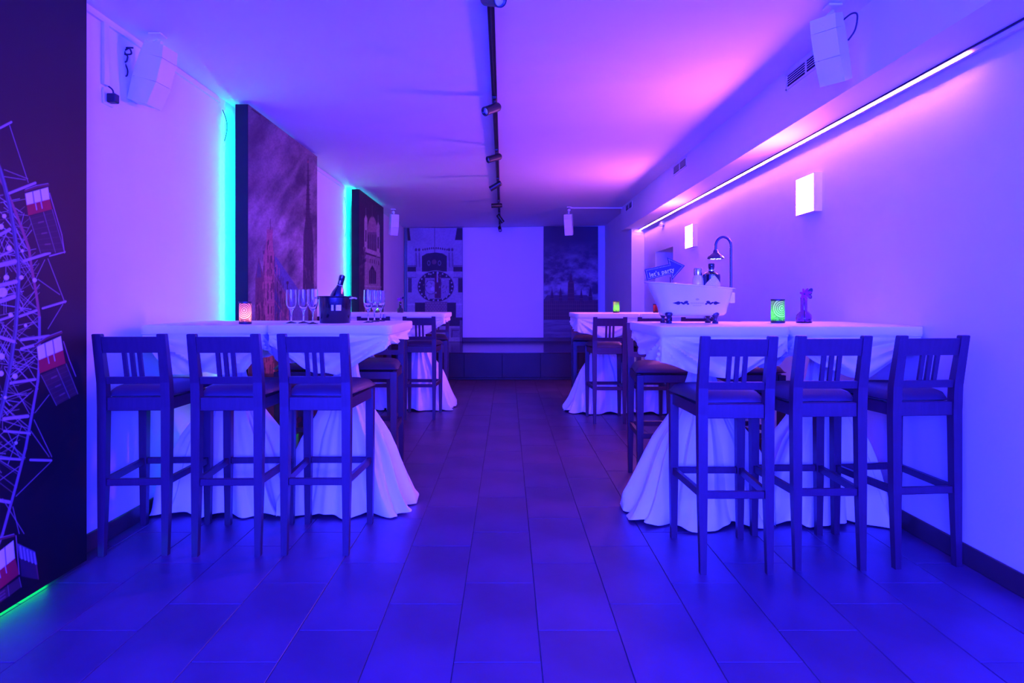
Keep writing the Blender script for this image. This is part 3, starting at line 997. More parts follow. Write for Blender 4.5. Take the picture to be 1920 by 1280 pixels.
def speaker(loc, yaw, pitch, label, cable_pts=None, mount=(0, 0, 0.2), badge=False):
    """Body of three stacked sections, front = local +x, hung from a bracket under the ceiling."""
    root = empty('loudspeaker', loc, label, 'loudspeaker', 'white wall loudspeakers')
    R = Matrix.Rotation(yaw, 4, 'Z') @ Matrix.Rotation(pitch, 4, 'Y')
    secs = [((0.165, -0.058, 0.062), (0.098, -0.068, 0.075)), ((0.0962, -0.0685, 0.0755), (-0.035, -0.074, 0.080)), ((-0.0368, -0.074, 0.0798), (-0.165, -0.066, 0.064))]
    hw = 0.062
    for (t, bt) in secs:
        zt, rt, ft = t
        zb, rb, fb = bt
        v = [(rb, -hw + .012, zb), (fb, -hw, zb), (fb, hw, zb), (rb, hw - .012, zb), (rt, -hw + .012, zt), (ft, -hw, zt), (ft, hw, zt), (rt, hw - .012, zt)]
        MB().hexa(v).xf(R).build('cabinet_section', M['white_plastic'], root)
    MB().box(-0.058, 0.045, -hw + .010, hw - .010, -0.160, 0.160).xf(R).build('cabinet_core', M['white_plastic'], root)
    if badge:
        MB().lathe([(0.0, 0.004), (0.010, 0.003), (0.011, 0.0)], 16).xf(R @ Matrix.Translation((0.066, 0, 0.125)) @ rot_to((1, 0, 0.2))).build('badge', M['label_white'], root)
    m = Vector(mount)
    b = MB()
    topc = R @ Vector((-0.01, 0, 0.165))
    b.tube([topc, m - Vector((0, 0, 0.03))], 0.011, 10)
    b.cbox(m.x - .035, m.x + .035, m.y - .035, m.y + .035, m.z - .012, m.z, .003)
    b.tube([m - Vector((0.022, 0, 0.05)), m - Vector((-0.022, 0, 0.05))], 0.014, 10)
    b.build('bracket', M['white_plastic'], root)
    if cable_pts:
        MB().tube(cable_pts, 0.0045, 6).build('cable', M['cable'], root)
    return root


def smooth_path(pts, n=8):
    P = [Vector(p) for p in pts]
    out = []
    for i in range(len(P) - 1):
        a, b_, c, d = P[max(i - 1, 0)], P[i], P[i + 1], P[min(i + 2, len(P) - 1)]
        for k in range(n):
            t = k / n
            out.append(0.5 * ((2 * b_) + (c - a) * t + (2 * a - 5 * b_ + 4 * c - d) * t * t + (3 * b_ - a - 3 * c + d) * t ** 3))
    out.append(P[-1])
    return out


cl = smooth_path([(p[0] - .035, p[1] - .03, p[2] + .01) for p in [(-0.05, 0.0, 0.13), (-0.085, -.02, .12), (-.075, -.03, .085), (-.05, -.02, .09), (-.055, -.03, .115), (-.09, -.02, .10),
                  (-.095, -.02, .05), (-.07, -.03, .045), (-.065, -.03, .075), (-.09, -.03, .08), (-.10, -.02, .03), (-.095, -.02, -.02), (-.075, -.02, -.03), (-.07, -.02, 0.0), (-.085, -.02, 0.04)]], 6)
speaker((-1.955, 3.42, 2.475), math.radians(-6), math.radians(17), 'white loudspeaker with a coiled black cable high on the left wall', cl, (0.03, 0.0, zc(-1.9) - 2.475 - .002))
cr = smooth_path([(0.03, -0.03, 0.13), (0.075, -0.04, .165), (0.105, -.04, .16), (0.10, -.03, .09), (0.07, -.02, .04)], 6)
speaker((1.660, 3.18, 2.520), math.radians(180 + 40), math.radians(21), 'white loudspeaker at the soffit, upper right, partly hiding an air vent', cr, (0.0, 0.0, zc(1.66) - 2.52 - .002), True)
speaker((-1.82, 9.9, 2.455), math.radians(-62), math.radians(12), 'small white loudspeaker in the far left corner by the church front panel', None, (0.0, 0.0, zc(-1.82) - 2.455 - .002))
speaker((0.976, 9.9, 2.455), math.radians(180 + 72), math.radians(12), 'small white loudspeaker hanging before the back right photo panel', None, (0.0, 0.0, zc(0.976) - 2.455 - .002))

# white cable duct and socket on the left wall
tag(MB().cbox(XL, XL + 0.018, 3.165, 3.205, 2.34, 2.668, 0.002).build('cable_duct', M['white_plastic']), 'short white vertical cable duct on left wall above socket', 'cable duct')
r = empty('wall_socket', (XL, 3.21, 2.285), 'white wall socket with black plug under the cable duct', 'socket')
MB().cbox(0, 0.010, -.04, .04, -.04, .04, .002).build('socket_plate', M['white_plastic'], r)
MB().cbox(0.010, 0.055, -.020, .020, -.028, .018, .004).build('plug', M['cable'], r)
MB().tube(smooth_path([(0.035, 0, .018), (0.03, 0, .04), (0.012, -.01, .058)], 5), 0.004, 6).build('cable', M['cable'], r)


# ------------------------------------------------------------------ air vents on the soffit
def vent(y0, y1, label):
    z0, z1 = 2.618, 2.722
    yc = (y0 + y1) / 2
    r = empty('air_vent', (XS, yc, (z0 + z1) / 2), label, 'vent', 'air vents in the soffit face')
    a, h = (y1 - y0) / 2, (z1 - z0) / 2
    MB().box(-0.001, 0, -a + .01, a - .01, -h + .01, h - .01).build('backing', M['vent_dark'], r)
    b = MB()
    for (q0, q1, w0, w1) in ((-a, a, h - .013, h), (-a, a, -h, -h + .013), (-a, -a + .014, -h, h), (a - .014, a, -h, h)):
        b.box(-0.009, 0, q0, q1, w0, w1)
    b.build('frame', M['white_plastic'], r)
    MB().box(-0.007, 0, -.006, .006, -h + .01, h - .01).build('mullion', M['white_plastic'], r)
    for i in range(4):
        zz = -h + 0.030 + i * 0.0148
        s = MB()
        s.hexa([(-0.008, -a + .012, zz - .002), (-0.0015, -a + .012, zz + .003), (-0.0015, a - .012, zz + .003), (-0.008, a - .012, zz - .002),
                (-0.008, -a + .012, zz + .003), (-0.0015, -a + .012, zz + .008), (-0.0015, a - .012, zz + .008), (-0.008, a - .012, zz + .003)])
        s.build('slat', M['white_plastic'], r)


vent(3.55, 4.09, 'slatted air vent in the soffit beside the upper right loudspeaker')
vent(6.37, 6.89, 'slatted air vent halfway along the soffit face')
vent(9.15, 9.68, 'slatted air vent near the far end of the soffit')

# ------------------------------------------------------------------ bar stools
SH = 1.078


def make_stool():
    r = empty('bar_stool', (0, 0, 0), 'x', 'stool', 'dark wooden bar stools')
    yr, yf = -0.21, 0.205
    for s in (-1, 1):
        b = MB()
        b.beam([((s * .150, yr - .012, 0), .028, .028), ((s * .150, yr - .002, .35), .040, .038), ((s * .150, yr + .002, .72), .044, .042),
                ((s * .150, yr - .004, .84), .044, .040), ((s * .150, yr - .050, SH - .004), .041, .030), ((s * .150, yr - .0505, SH), .036, .025)])
        b.build('rear_leg', M['wood'], r)
        b = MB()
        b.beam([((s * .172, yf, 0), .030, .030), ((s * .172, yf, .35), .040, .040), ((s * .172, yf, .752), .044, .044)])
        b.build('front_leg', M['wood'], r)
    b = MB()
    b.cbox(-.129, .129, yr - .012, yr + .012, .702, .768, .003)
    b.cbox(-.150, .150, yf - .012, yf + .012, .702, .755, .003)
    for s in (-1, 1):
        x0, x1 = s * .150, s * .172
        b.hexa([(x0 - .011, yr + .02, .702), (x0 + .011, yr + .02, .702), (x1 + .011, yf - .02, .702), (x1 - .011, yf - .02, .702),
                (x0 - .011, yr + .02, .756), (x0 + .011, yr + .02, .756), (x1 + .011, yf - .02, .756), (x1 - .011, yf - .02, .756)])
    b.build('seat_frame', M['wood'], r)
    zs0, zs1 = .338, .372
    MB().cbox(-.131, .131, yr - .013, yr + .009, zs0, zs1, .003).build('stretcher', M['wood'], r)
    MB().cbox(-.153, .153, yf - .011, yf + .011, zs0, zs1, .003).build('stretcher', M['wood'], r)
    for s in (-1, 1):
        x0, x1 = s * .150, s * .172
        MB().hexa([(x0 - .010, yr + .016, zs0), (x0 + .010, yr + .016, zs0), (x1 + .010, yf - .019, zs0), (x1 - .010, yf - .019, zs0),
                   (x0 - .010, yr + .016, zs1), (x0 + .010, yr + .016, zs1), (x1 + .010, yf - .019, zs1), (x1 - .010, yf - .019, zs1)]).build('stretcher', M['wood'], r)
    yb = lambda z: yr - .004 - .046 * (z - .84) / (SH - .84)

    def lean(x0, x1, z0, z1, th, dz0=0):
        a, c = yb(z0), yb(z1)
        return MB().hexa([(x0, a - th / 2, z0), (x1, a - th / 2, z0), (x1, a + th / 2, z0), (x0, a + th / 2, z0),
                          (x0, c - th / 2, z1), (x1, c - th / 2, z1), (x1, c + th / 2, z1), (x0, c + th / 2, z1)])
    lean(-.130, .130, .986, 1.064, .022).build('top_rail', M['wood'], r)
    lean(-.130, .130, .833, .868, .022).build('lower_rail', M['wood'], r)
    for i in (-1, 0, 1):
        lean(i * .036 - .0095, i * .036 + .0095, .866, .988, .014).build('back_slat', M['wood'], r)
    # cushion: rounded trapezoid slab
    nx, ny = 14, 14
    bm = MB()
    top, bot = [], []
    for j in range(ny + 1):
        v = j / ny
        y = -.185 + v * .405
        hw = .152 + .048 * min(1, (v * 1.1))
        for i in range(nx + 1):
            u = i / nx * 2 - 1
            e = (1 - abs(u) ** 6) ** .5 * (1 - abs(2 * v - 1) ** 8) ** .5
            x = u * hw
            top.append((x, y, .772 + .046 * e + .008 * (1 - u * u) * (1 - (2 * v - 1) ** 2)))
            bot.append((x, y, .770 - .014 * e))
    n = (nx + 1) * (ny + 1)
    fs = []
    for j in range(ny):
        for i in range(nx):
            a = j * (nx + 1) + i
            fs.append((a, a + 1, a + nx + 2, a + nx + 1))
            fs.append((n + a + nx + 1, n + a + nx + 2, n + a + 1, n + a))
    for i in range(nx):
        a, c = i, ny * (nx + 1) + i
        fs += [(a + 1, a, n + a, n + a + 1), (c, c + 1, n + c + 1, n + c)]
    for j in range(ny):
        a, c = j * (nx + 1), j * (nx + 1) + nx
        fs += [(a, a + nx + 1, n + a + nx + 1, n + a), (c + nx + 1, c, n + c, n + c + nx + 1)]
    bm.add(top + bot, fs)
    bm.build('seat_cushion', M['cushion'], r, None, True)
    return r


stool0 = make_stool()
stools = [   # rear-leg centre x, y, turn, label
    (-1.815, 3.033, 3, 0, 'dark wooden bar stool nearest the left wall, back to the camera'),
    (-1.362, 3.03, 1.5, 0, 'middle one of three front bar stools at the left table'),
    (-0.936, 3.04, 0, 0, 'front left table bar stool closest to the aisle, back to camera'),
    (1.034, 2.83, -0.5, 0, 'front right table bar stool closest to the aisle, back to camera'),
    (1.478, 2.87, 1, 0, 'middle one of three front bar stools at the right table'),
    (1.945, 2.90, 5, 0, 'dark wooden bar stool nearest the right wall, back to the camera'),
    (-0.918, 6.49, 0, 0, 'far left table bar stool by the aisle, seen between cloth and aisle'),
    (-1.39, 6.49, 0, 0, 'far left table bar stool, its top rail seen behind right trio of flutes'),
    (-1.80, 6.49, 0, 0, 'far left table bar stool mostly hidden behind the ice bucket'),
    (1.027, 6.28, 0, 0, 'far right table bar stool by the aisle, whole back visible'),
    (1.473, 6.28, 0, 0, 'far right table bar stool, top rail behind the left bathtub foot'),
    (1.91, 6.28, 0, 0, 'far right table bar stool, top rail behind the right bathtub foot'),
    (-0.95, 4.67, 0, 1, 'bar stool across the front left table at the aisle, facing the camera'),
    (-1.40, 4.67, 0, 1, 'shadowed bar stool across the front left table, between the two cloth skirts'),
    (1.035, 4.48, 0, 1, 'bar stool across the front right table at the aisle, facing the camera'),
    (1.615, 4.48, 0, 1, 'shadowed bar stool across the front right table, between the two cloth skirts'),
    (-0.93, 8.02, 0, 1, 'dim bar stool across the far left table beside the aisle'),
    (0.975, 7.86, 0, 1, 'dim bar stool across the far right table beside the aisle')]
for i, (x, y, rz, far, lab) in enumerate(stools):
    o = stool0 if i == 0 else copy_tree(stool0)
    a = math.radians(rz) + (PI if far else 0)
    o.rotation_euler = (0, 0, a)
    off = Matrix.Rotation(a, 3, 'Z') @ Vector((0, -0.21, 0))
    o.location = (x - off.x, y - off.y, 0)
    o['label'] = lab

# ------------------------------------------------------------------ draped bar tables
TZ = 1.105
TW, TD = 0.688, 0.80


def table(cx, cy, where):
    t = empty('bar_table', (cx, cy, 0), 'tall bar table hidden under its white cloth, ' + where, 'table', 'draped bar tables')
    top = []
    for (sx, sy, a0) in ((1, 1, 0), (-1, 1, 90), (-1, -1, 180), (1, -1, 270)):
        for k in range(7):
            a = math.radians(a0 + 15 * k)
            top.append((sx * (TW / 2 - .075) + .058 * math.cos(a), sy * (TD / 2 - .075) + .058 * math.sin(a)))
    n = len(top)
    MB().add([(x, y, TZ - .038) for x, y in top] + [(x, y, TZ - .006) for x, y in top],
             [tuple(range(n - 1, -1, -1)), tuple(range(n, 2 * n))] + [(i, (i + 1) % n, n + (i + 1) % n, n + i) for i in range(n)]).build('tabletop', M['wood'], t)
    MB().lathe([(.035, .02), (.035, TZ - .05)], 16).build('column', M['black'], t, None, True)
    MB().lathe([(.0, .0), (.12, .0), (.12, .012), (.06, .03), (.035, .05)], 28).build('base_plate', M['black'], t, None, True)
    return t


def tablecloth(cx, cy, label, drops, seed, theta0, lim, flare=1.0):
    """drops: for the sides front, right, back, left -> hang at the side's start, middle, end (anticlockwise)."""
    root = empty('tablecloth', (cx, cy, 0), label, 'tablecloth', 'white cloths on the bar tables')
    hx, hy = TW / 2, TD / 2
    rr = random.Random(seed)
    # upper cloth: flat top and hanging swags
    N = 44
    corners = [(-hx, -hy), (hx, -hy), (hx, hy), (-hx, hy)]
    per = []
    rc = .055                     # the cloth rounds the table's corners
    for s in range(4):
        a, b_ = corners[s], corners[(s + 1) % 4]
        nrm = ((0, -1), (1, 0), (0, 1), (-1, 0))[s]
        L = math.hypot(b_[0] - a[0], b_[1] - a[1])
        for k in range(N):
            t = k / N
            d0, dm, d1 = drops[s][:3]
            w0, w1 = drops[s][3:] if len(drops[s]) > 3 else (.42, .42)
            e = min(1, t / w0) if t < .5 else min(1, (1 - t) / w1)
            e = .8 * e + .2 * e * e * (3 - 2 * e)
            drop = (d0 if t < .5 else d1) * (1 - e) + dm * e
            drop += 0.005 * math.sin(t * 19 + seed + s)
            x, y = a[0] + (b_[0] - a[0]) * t, a[1] + (b_[1] - a[1]) * t
            nm = nrm
            sd = min(t, 1 - t) * L
            if sd < rc:
                cn = a if t < .5 else b_
                cc = (cn[0] - math.copysign(rc, cn[0]), cn[1] - math.copysign(rc, cn[1]))
                an = math.atan2(y - cc[1], x - cc[0])
                nm = (math.cos(an), math.sin(an))
                x, y = cc[0] + rc * nm[0], cc[1] + rc * nm[1]
            per.append((x, y, nm, t, L, max(drop, .05), s))
    rows = 20
    vs, fs = [], []
    n = len(per)
    # inner top ring + rim
    for (ins, z) in ((.03, TZ), (.008, TZ), (.002, TZ - .002), (0.0, TZ - .008), (0.0, TZ - .040), (.003, TZ - .046)):
        for (x, y, nm, t, L, d, s) in per:
            vs.append((x * (1 - ins / hx), y * (1 - ins / hy), z))
    base_rows = 6
    for k in range(1, rows + 1):
        v = k / rows
        for i, (x, y, nm, t, L, d, s) in enumerate(per):
            dep = .046 + (d - .046) * v
            sdist = min(t, 1 - t) * L
            hang = dep - .046
            ang = math.atan2(hang, sdist + .015)
            amp = min(1, hang / .06) * (.12 + .88 * min(1, sdist / .13))
            fold = .0150 * math.sin(ang * 15 + seed * 1.7 + (0 if t < .5 else 1.3)) + .0095 * math.sin(ang * 31 + seed) + .008 * math.sin(t * 17 + hang * 34 + seed)
            belly = -.020 * min(1, hang / .010) + .024 * math.sin(min(1, hang / .3) * PI) * math.sin(t * PI)
            o = .003 * (1 - amp) + belly + fold * amp
            c = .35 + .65 * min(1, sdist / .06)
            px, py = x + nm[0] * o * c, y + nm[1] * o * c
            px = max(-hx + .0005 if lim[0] < hx else -9, min(hx - .0005 if lim[1] < hx else 9, px))
            vs.append((px, py, TZ - dep))
    R = base_rows + rows
    for k in range(R - 1):
        for i in range(n):
            j = (i + 1) % n
            fs.append((k * n + i, k * n + j, k * n + n + j, k * n + n + i))
    # flat top
    vs.append((0, 0, TZ))
    for i in range(n):
        fs.append((i, len(vs) - 1, (i + 1) % n))
    MB().add(vs, fs).build('top_cloth', M['cloth'], root, None, True)
    # lower cloth gathered at the column and flaring out to the floor
    N, rows = 150, 44
    prof = [(1.04, .07), (.90, .06), (.80, .068), (.70, .095), (.62, .135), (.57, .160), (.50, .205), (.44, .242), (.35, .278), (.243, .312), (.15, .342), (.06, .378), (0.02, .396), (.004, .415)]

    def rad(z):
        for (a, b_) in zip(prof[:-1], prof[1:]):
            if b_[0] <= z <= a[0]:
                u = (a[0] - z) / (a[0] - b_[0])
                return a[1] + u * (b_[1] - a[1])
        return prof[-1][1]
    ph = [rr.uniform(0, 6.28) for _ in range(6)]
    vs, fs = [], []
    for k in range(rows + 1):
        u = k / rows
        z0 = 1.04 - 1.036 * u ** 0.9
        fl_ = max(0, 1 - z0 / .95)
        for i in range(N):
            th = 2 * PI * i / N
            q = math.cos(4 * (th - theta0))
            spike = max(0, q) ** 3
            f = 1.45 * (.034 * math.sin(7 * th + ph[0] + .6 * math.sin(3 * th + ph[1])) + .024 * math.sin(13 * th + ph[2] + z0 * 2) + .013 * math.sin(25 * th + ph[3])) * (fl_ ** 1.0) * (1 - .25 * fl_)
            low = max(0, 1 - z0 / .16)
            r_ = rad(z0) * flare + (.020 * q + .050 * spike) * fl_ ** 2 + low * low * .008
            f += low * low * .018 * math.sin(11 * th + ph[4])
            x, y = r_ * math.cos(th), r_ * math.sin(th)
            kf = 1.0
            if y > 0:
                y *= .86
            else:          # kept clear of the stools pushed under the front
                lm = (lim[2] - .040) * (1 + (.40 * math.exp(-((x + .085) / .06) ** 2) * low if seed == 3 else 0))
                kf = .80 if y < -.1 else .9
                y = -lm * math.tanh(-y / lm)
            x, y = x + f * kf * math.cos(th), y + f * kf * math.sin(th)
            x = max(-lim[0], min(lim[1], x))
            hem = .004 + .010 * (1 + math.sin(9 * th + ph[5])) * (1 - spike) * low
            vs.append((x, y, max(z0, .003) + hem * (1 if k == rows else low)))
    for k in range(rows):
        for i in range(N):
            j = (i + 1) % N
            fs.append((k * N + i, k * N + j, k * N + N + j, k * N + N + i))
    MB().add(vs, fs).build('skirt_cloth', M['cloth'], root, None, True)
    return root


Fm = .235                                    # hang of the front swag at its lowest
tabs = [
    # left front group
    (-1.662, 3.76, 'front left by the wall', 'white cloth on the front left table by the wall, under the glowing lantern',
     [(.06, .262, .12, .28, .16), (.12, .25, .12), (.12, .25, .07), (.07, .10, .06)], 1, -PI / 2 + .35, (0.385, 0.3433, 0.275)),
    (-0.974, 3.76, 'front left by the aisle', 'white cloth on the front left table by the aisle, under the ice bucket',
     [(.10, .264, .115), (.115, .10, .055), (.055, .22, .12), (.12, .24, .13)], 2, -PI / 2 + .62, (0.3433, 0.42, 0.28)),
    # right front group
    (1.1165, 3.58, 'front right by the aisle', 'white cloth on the front right table by the aisle, under the bathtub',
     [(.185, .264, .12), (.14, .25, .13), (.13, .2, .075), (.075, .175, .19)], 3, -PI / 2 - .18, (0.44, 0.3433, 0.262)),
    (1.8045, 3.58, 'front right by the wall', 'white cloth on the front right table by the wall, under the flower vase',
     [(.12, .262, .07), (.07, .1, .06), (.06, .22, .13), (.13, .25, .14)], 4, -PI / 2 + .5, (0.3433, 0.33, 0.232)),
    # far groups
    (-1.710, 7.18, 'far left by the wall', 'white cloth on the far left table by the wall, behind the flutes',
     [(.06, .26, .13), (.13, .25, .12), (.12, .25, .07), (.07, .10, .06)], 5, -PI / 2 + .3, (0.34, 0.3433, 0.242)),
    (-1.022, 7.18, 'far left by the aisle', 'white cloth on the far left table by the aisle',
     [(.13, .26, .115), (.115, .10, .055), (.055, .22, .12), (.12, .24, .13)], 6, -PI / 2 + .55, (0.3433, 0.42, 0.242)),
    (1.069, 7.0, 'far right by the aisle', 'white cloth on the far right table by the aisle',
     [(.19, .26, .14), (.14, .25, .13), (.13, .2, .075), (.075, .175, .19)], 7, -PI / 2 - .2, (0.44, 0.3433, 0.27)),
    (1.757, 7.0, 'far right by the wall', 'white cloth on the far right table by the wall, behind the bathtub',
     [(.14, .26, .07), (.07, .1, .06), (.06, .22, .13), (.13, .25, .14)], 8, -PI / 2 + .4, (0.3433, 0.36, 0.27))]
for (cx, cy, where, lab, dr, sd, th0, lim) in tabs:
    table(cx, cy, where)
    tablecloth(cx, cy, lab, dr, sd, th0, lim)

# ------------------------------------------------------------------ things on the tables


def lantern(loc, r_, h, flame, tint, power, label, lit=True):
    root = empty('candle_lantern', loc, label, 'lantern', 'mosaic candle lanterns')
    MB().lathe([(0, 0), (r_ * .95, 0), (r_ * 1.0, .004), (r_ * 1.0, .012), (r_ * .93, .014)], 32).build('base', M['black'], root, None, True)
    MB().lathe([(r_ * .93, h - .010), (r_ * 1.0, h - .008), (r_ * 1.0, h), (r_ * .90, h), (r_ * .90, h - .010)], 32, closed=True).build('rim', M['black'], root, None, True)
    # mosaic shell with rings set in dark joints
    nc, nr = 140, 80
    th = np.linspace(0, 2 * PI, nc + 1)
    zz = np.linspace(.012, h - .008, nr)
    T, Z = np.meshgrid(th, zz)
    uu = (np.mod(T - math.radians(-78) + PI, 2 * PI) - PI) * r_
    vv = Z - h * .62
    big = np.hypot(uu, vv * 1.0)
    ringd = np.full(T.shape, 9.0)
    for q in (.010, .021, .031, .042, .054):
        s = q * h / .135
        ringd = np.minimum(ringd, np.abs(big - s))
    spoke = np.abs(np.sin(np.arctan2(vv, uu) * np.where(big > .03, 12, 8)))
    lines = np.clip((ringd - .0008) / .0017, 0, 1)
    beads = np.clip(spoke / .45, 0, 1)
    pat = .02 + .98 * lines * np.where((big > .021) & (big < .043), .4 + .6 * beads, 1.0)
    gn = vnoise(uu * 260 + 40, Z * 260, 77)
    pat = np.where(big > .056 * h / .135, .12 + .75 * gn, pat)
    col = pat[..., None] * np.array(tint)
    P = np.stack([r_ * .95 * np.cos(T), r_ * .95 * np.sin(T), Z], -1)
    o = print_mesh(P, col, root)
    o.name = 'mosaic_glass'
    o.data.materials[0] = M['mosaic']
    o.data.polygons.foreach_set('use_smooth', [True] * len(o.data.polygons))
    MB().lathe([(0, .014), (.016, .014), (.016, .032), (0, .034)], 16).build('candle', M['label_white'], root, None, True)
    if lit:
        MB().lathe([(0, .034), (.004, .040), (.005, .047), (.0025, .056), (0, .062)], 12).build('flame', flame, root, None, True)
        d = bpy.data.lights.new('candle_light', 'POINT')
        d.energy = power
        d.color = tuple(flame.node_tree.nodes['Principled BSDF'].inputs['Emission Color'].default_value[:3])
        d.shadow_soft_size = 0.006
        lo = bpy.data.objects.new('candle_light', d)
        COL.objects.link(lo)
        lo.location = (0, 0, .050)
        lo.parent = root
    return root


lantern((-1.490, 3.53, TZ), .0345, .127, M['flame_warm'], (.95, .42, .45), 0.75, 'glowing pink mosaic candle lantern on the front left table')
lantern((1.607, 3.70, TZ), .040, .142, M['flame_green'], (.38, .95, .30), 0.50, 'glowing green mosaic candle lantern on the front right table')
lantern((1.236, 7.08, TZ), .037, .135, M['flame_green'], (.60, .95, .25), 0.34, 'glowing green candle lantern on the far right table')
lantern((-1.515, 7.2, TZ), .027, .075, M['flame_green'], (.8, .95, .5), 0.35, 'small glowing green tealight holder seen through the right flutes')
lantern((1.69, 7.1, TZ), .030, .10, M['flame_warm'], (.6, .10, .12), 0.0, 'small dark red candle holder on the far right table beside the bathtub', False)


def make_flute():
    r = empty('champagne_flute', (0, 0, 0), 'x', 'glass', 'champagne flutes')
    o = [(.000, .000), (.030, .000), (.0305, .002), (.020, .005), (.006, .010), (.004, .020), (.004, .055), (.0055, .066), (.010, .076), (.020, .088), (.0265, .104), (.0295, .125), (.0298, .150), (.0278, .198)]
    i = [(.0268, .198), (.0288, .150), (.0285, .126), (.0255, .106), (.019, .092), (.010, .084), (.0, .080)]
    MB().lathe(o[:7], 28).build('foot_and_stem', M['glass'], r, None, True)
    MB().lathe([(0, .0551), (.004, .0551)] + o[7:] + i, 28).build('bowl', M['glass'], r, None, True)
    return r


fl0 = make_flute()
for i, (x, y, lab) in enumerate([(-1.281, 3.68, 'leftmost empty champagne flute left of the ice bucket'), (-1.209, 3.68, 'middle one of three champagne flutes left of the ice bucket'),
                                 (-1.110, 3.54, 'champagne flute right beside the ice bucket on its left'), (-0.848, 3.78, 'leftmost champagne flute of the trio right of the ice bucket'),
                                 (-0.836, 3.90, 'middle champagne flute of the trio right of the ice bucket'), (-0.822, 4.02, 'rightmost champagne flute, at the table end by the aisle')]):
    o = fl0 if i == 0 else copy_tree(fl0)
    o.location = (x, y, TZ)
    o['label'] = lab

# ice bucket and the bottle in it
r = empty('ice_bucket', (-1.027, 3.70, TZ), 'black ice bucket with side handles and a pale label on front left table', 'bucket')
MB().lathe([(0, 0), (.086, 0), (.088, .003), (.0945, .150), (.099, .152), (.100, .157), (.096, .160), (.091, .158), (.084, .012), (0, .010)], 40).build('bucket_body', M['bucket'], r, None, True)
for s in (-1, 1):
    MB().tube(smooth_path([(s * .092, -.022, .146), (s * .112, -.020, .150), (s * .124, -.012, .147), (s * .126, 0, .145), (s * .124, .012, .147), (s * .112, .020, .150), (s * .092, .022, .146)], 5), .0042, 8).build('handle', M['silver'], r, None, True)
for (a0, a1) in ((-88, -80), (-72, -53)):
    vs, fs = [], []
    for k in range(9):
        a = math.radians(a0 + (a1 - a0) * k / 8)
        for zz in (.075, .108):
            rr_ = .0886 + .0065 * (zz / .150) + .0008
            vs.append((rr_ * math.cos(a), rr_ * math.sin(a), zz))
    for k in range(8):
        fs.append((2 * k, 2 * k + 2, 2 * k + 3, 2 * k + 1))
    MB().add(vs, fs).build('label', M['label_white'], r)
r = empty('wine_bottle', (-1.035, 3.70, TZ + .015), 'dark sparkling wine bottle leaning in the black ice bucket', 'bottle')
mx = Matrix.Translation((-.012, 0, .012)) @ Matrix.Rotation(math.radians(14), 4, 'Y')
MB().lathe([(0, 0), (.038, 0), (.040, .005), (.040, .135), (.034, .160), (.020, .190), (.0155, .205), (.0150, .212)], 28).xf(mx).build('bottle_body', M['bottle_dark'], r, None, True)
MB().lathe([(.0158, .205), (.0158, .232), (.0170, .236), (.0175, .250), (.0165, .262), (.010, .266), (0, .267)], 28).xf(mx).build('foil', M['bottle_dark'], r, None, True)
MB().lathe([(.0164, .199), (.0162, .202), (.0161, .205)], 28).xf(mx).build('neck_band', M['label_white'], r, None, True)
MB().box(-.003, .003, -.0172, -.0155, .212, .232).xf(mx).build('neck_stripe', M['label_white'], r)

# ------------------------------------------------------------------ miniature bathtub with bottles, sign and shower
TBX, TBY = 1.071, 3.66
tub = empty('bathtub', (TBX, TBY, TZ + .001), 'miniature white claw-foot bathtub used as a drinks holder on the right table', 'bathtub')
z0t = .044


def tub_ring(t):      # t 0 bottom .. 1 rim -> centre x, half length, half width
    xl = -.172 - (.082 * t ** 1.3)
    xr = .196 + .052 * t ** .8
    return (xl + xr) / 2, (xr - xl) / 2, .080 + .040 * t ** .7


def tub_z(t, x):
    return z0t + t * (.178 - .0757 * x)


def sq(th, a, b_, n=2.7):
    c, s = math.cos(th), math.sin(th)
    return a * math.copysign(abs(c) ** (2 / n), c), b_ * math.copysign(abs(s) ** (2 / n), s)


vs, fs = [], []
N = 64
ts = [(0.0, -.045), (0.0, -.012), (0.03, 0.0), (.1, .004), (.25, 0.0), (.45, 0), (.65, 0), (.85, 0), (.955, 0), (.965, .010), (1.0, .011), (1.01, .004), (1.0, -.004), (.8, -.007), (.4, -.008), (.08, -.012), (.05, -.04)]
for (t, o_) in ts:
    c, a, b_ = tub_ring(min(t, 1))
    for i in range(N):
        th = 2 * PI * i / N
        x, y = sq(th, a + o_, b_ + o_)
        vs.append((c + x, y, tub_z(t, c + x)))
for k in range(len(ts) - 1):
    for i in range(N):
        j = (i + 1) % N
        fs.append((k * N + i, k * N + j, k * N + N + j, k * N + N + i))
fs.append(tuple(range(N - 1, -1, -1)))
fs.append(tuple((len(ts) - 1) * N + i for i in range(N)))
MB().add(vs, fs).build('tub_shell', M['tub'], tub, None, True)
for sx in (-.140, .128):
    for sy in (-1, 1):
        f = MB().lathe([(0, 0), (.016, 0), (.018, .006), (.013, .014), (.009, .024), (.014, .036), (.021, .046), (.023, .056), (.018, .064), (0, .066)], 14, (sx, sy * .066, 0))
        f.tube([(sx, sy * .066, .012), (sx, sy * .088, .009)], [.010, .007], 8)
        f.build('claw_foot', M['foot'], tub, None, True)


def tub_front(x, z):       # y of the front wall at x, z
    t = min(1, max(0, (z - z0t) / (.178 - .0757 * x)))
    c, a, b_ = tub_ring(t)
    u = min(.999, abs((x - c) / a))
    return -b_ * (1 - u ** 2.7) ** (1 / 2.7)


def on_tub(poly, name, m):
    vs = [(x, tub_front(x, z_) - .0012, z_) for (x, z_) in poly]
    return MB().add(vs, [tuple(range(len(vs)))]).build(name, m, tub)


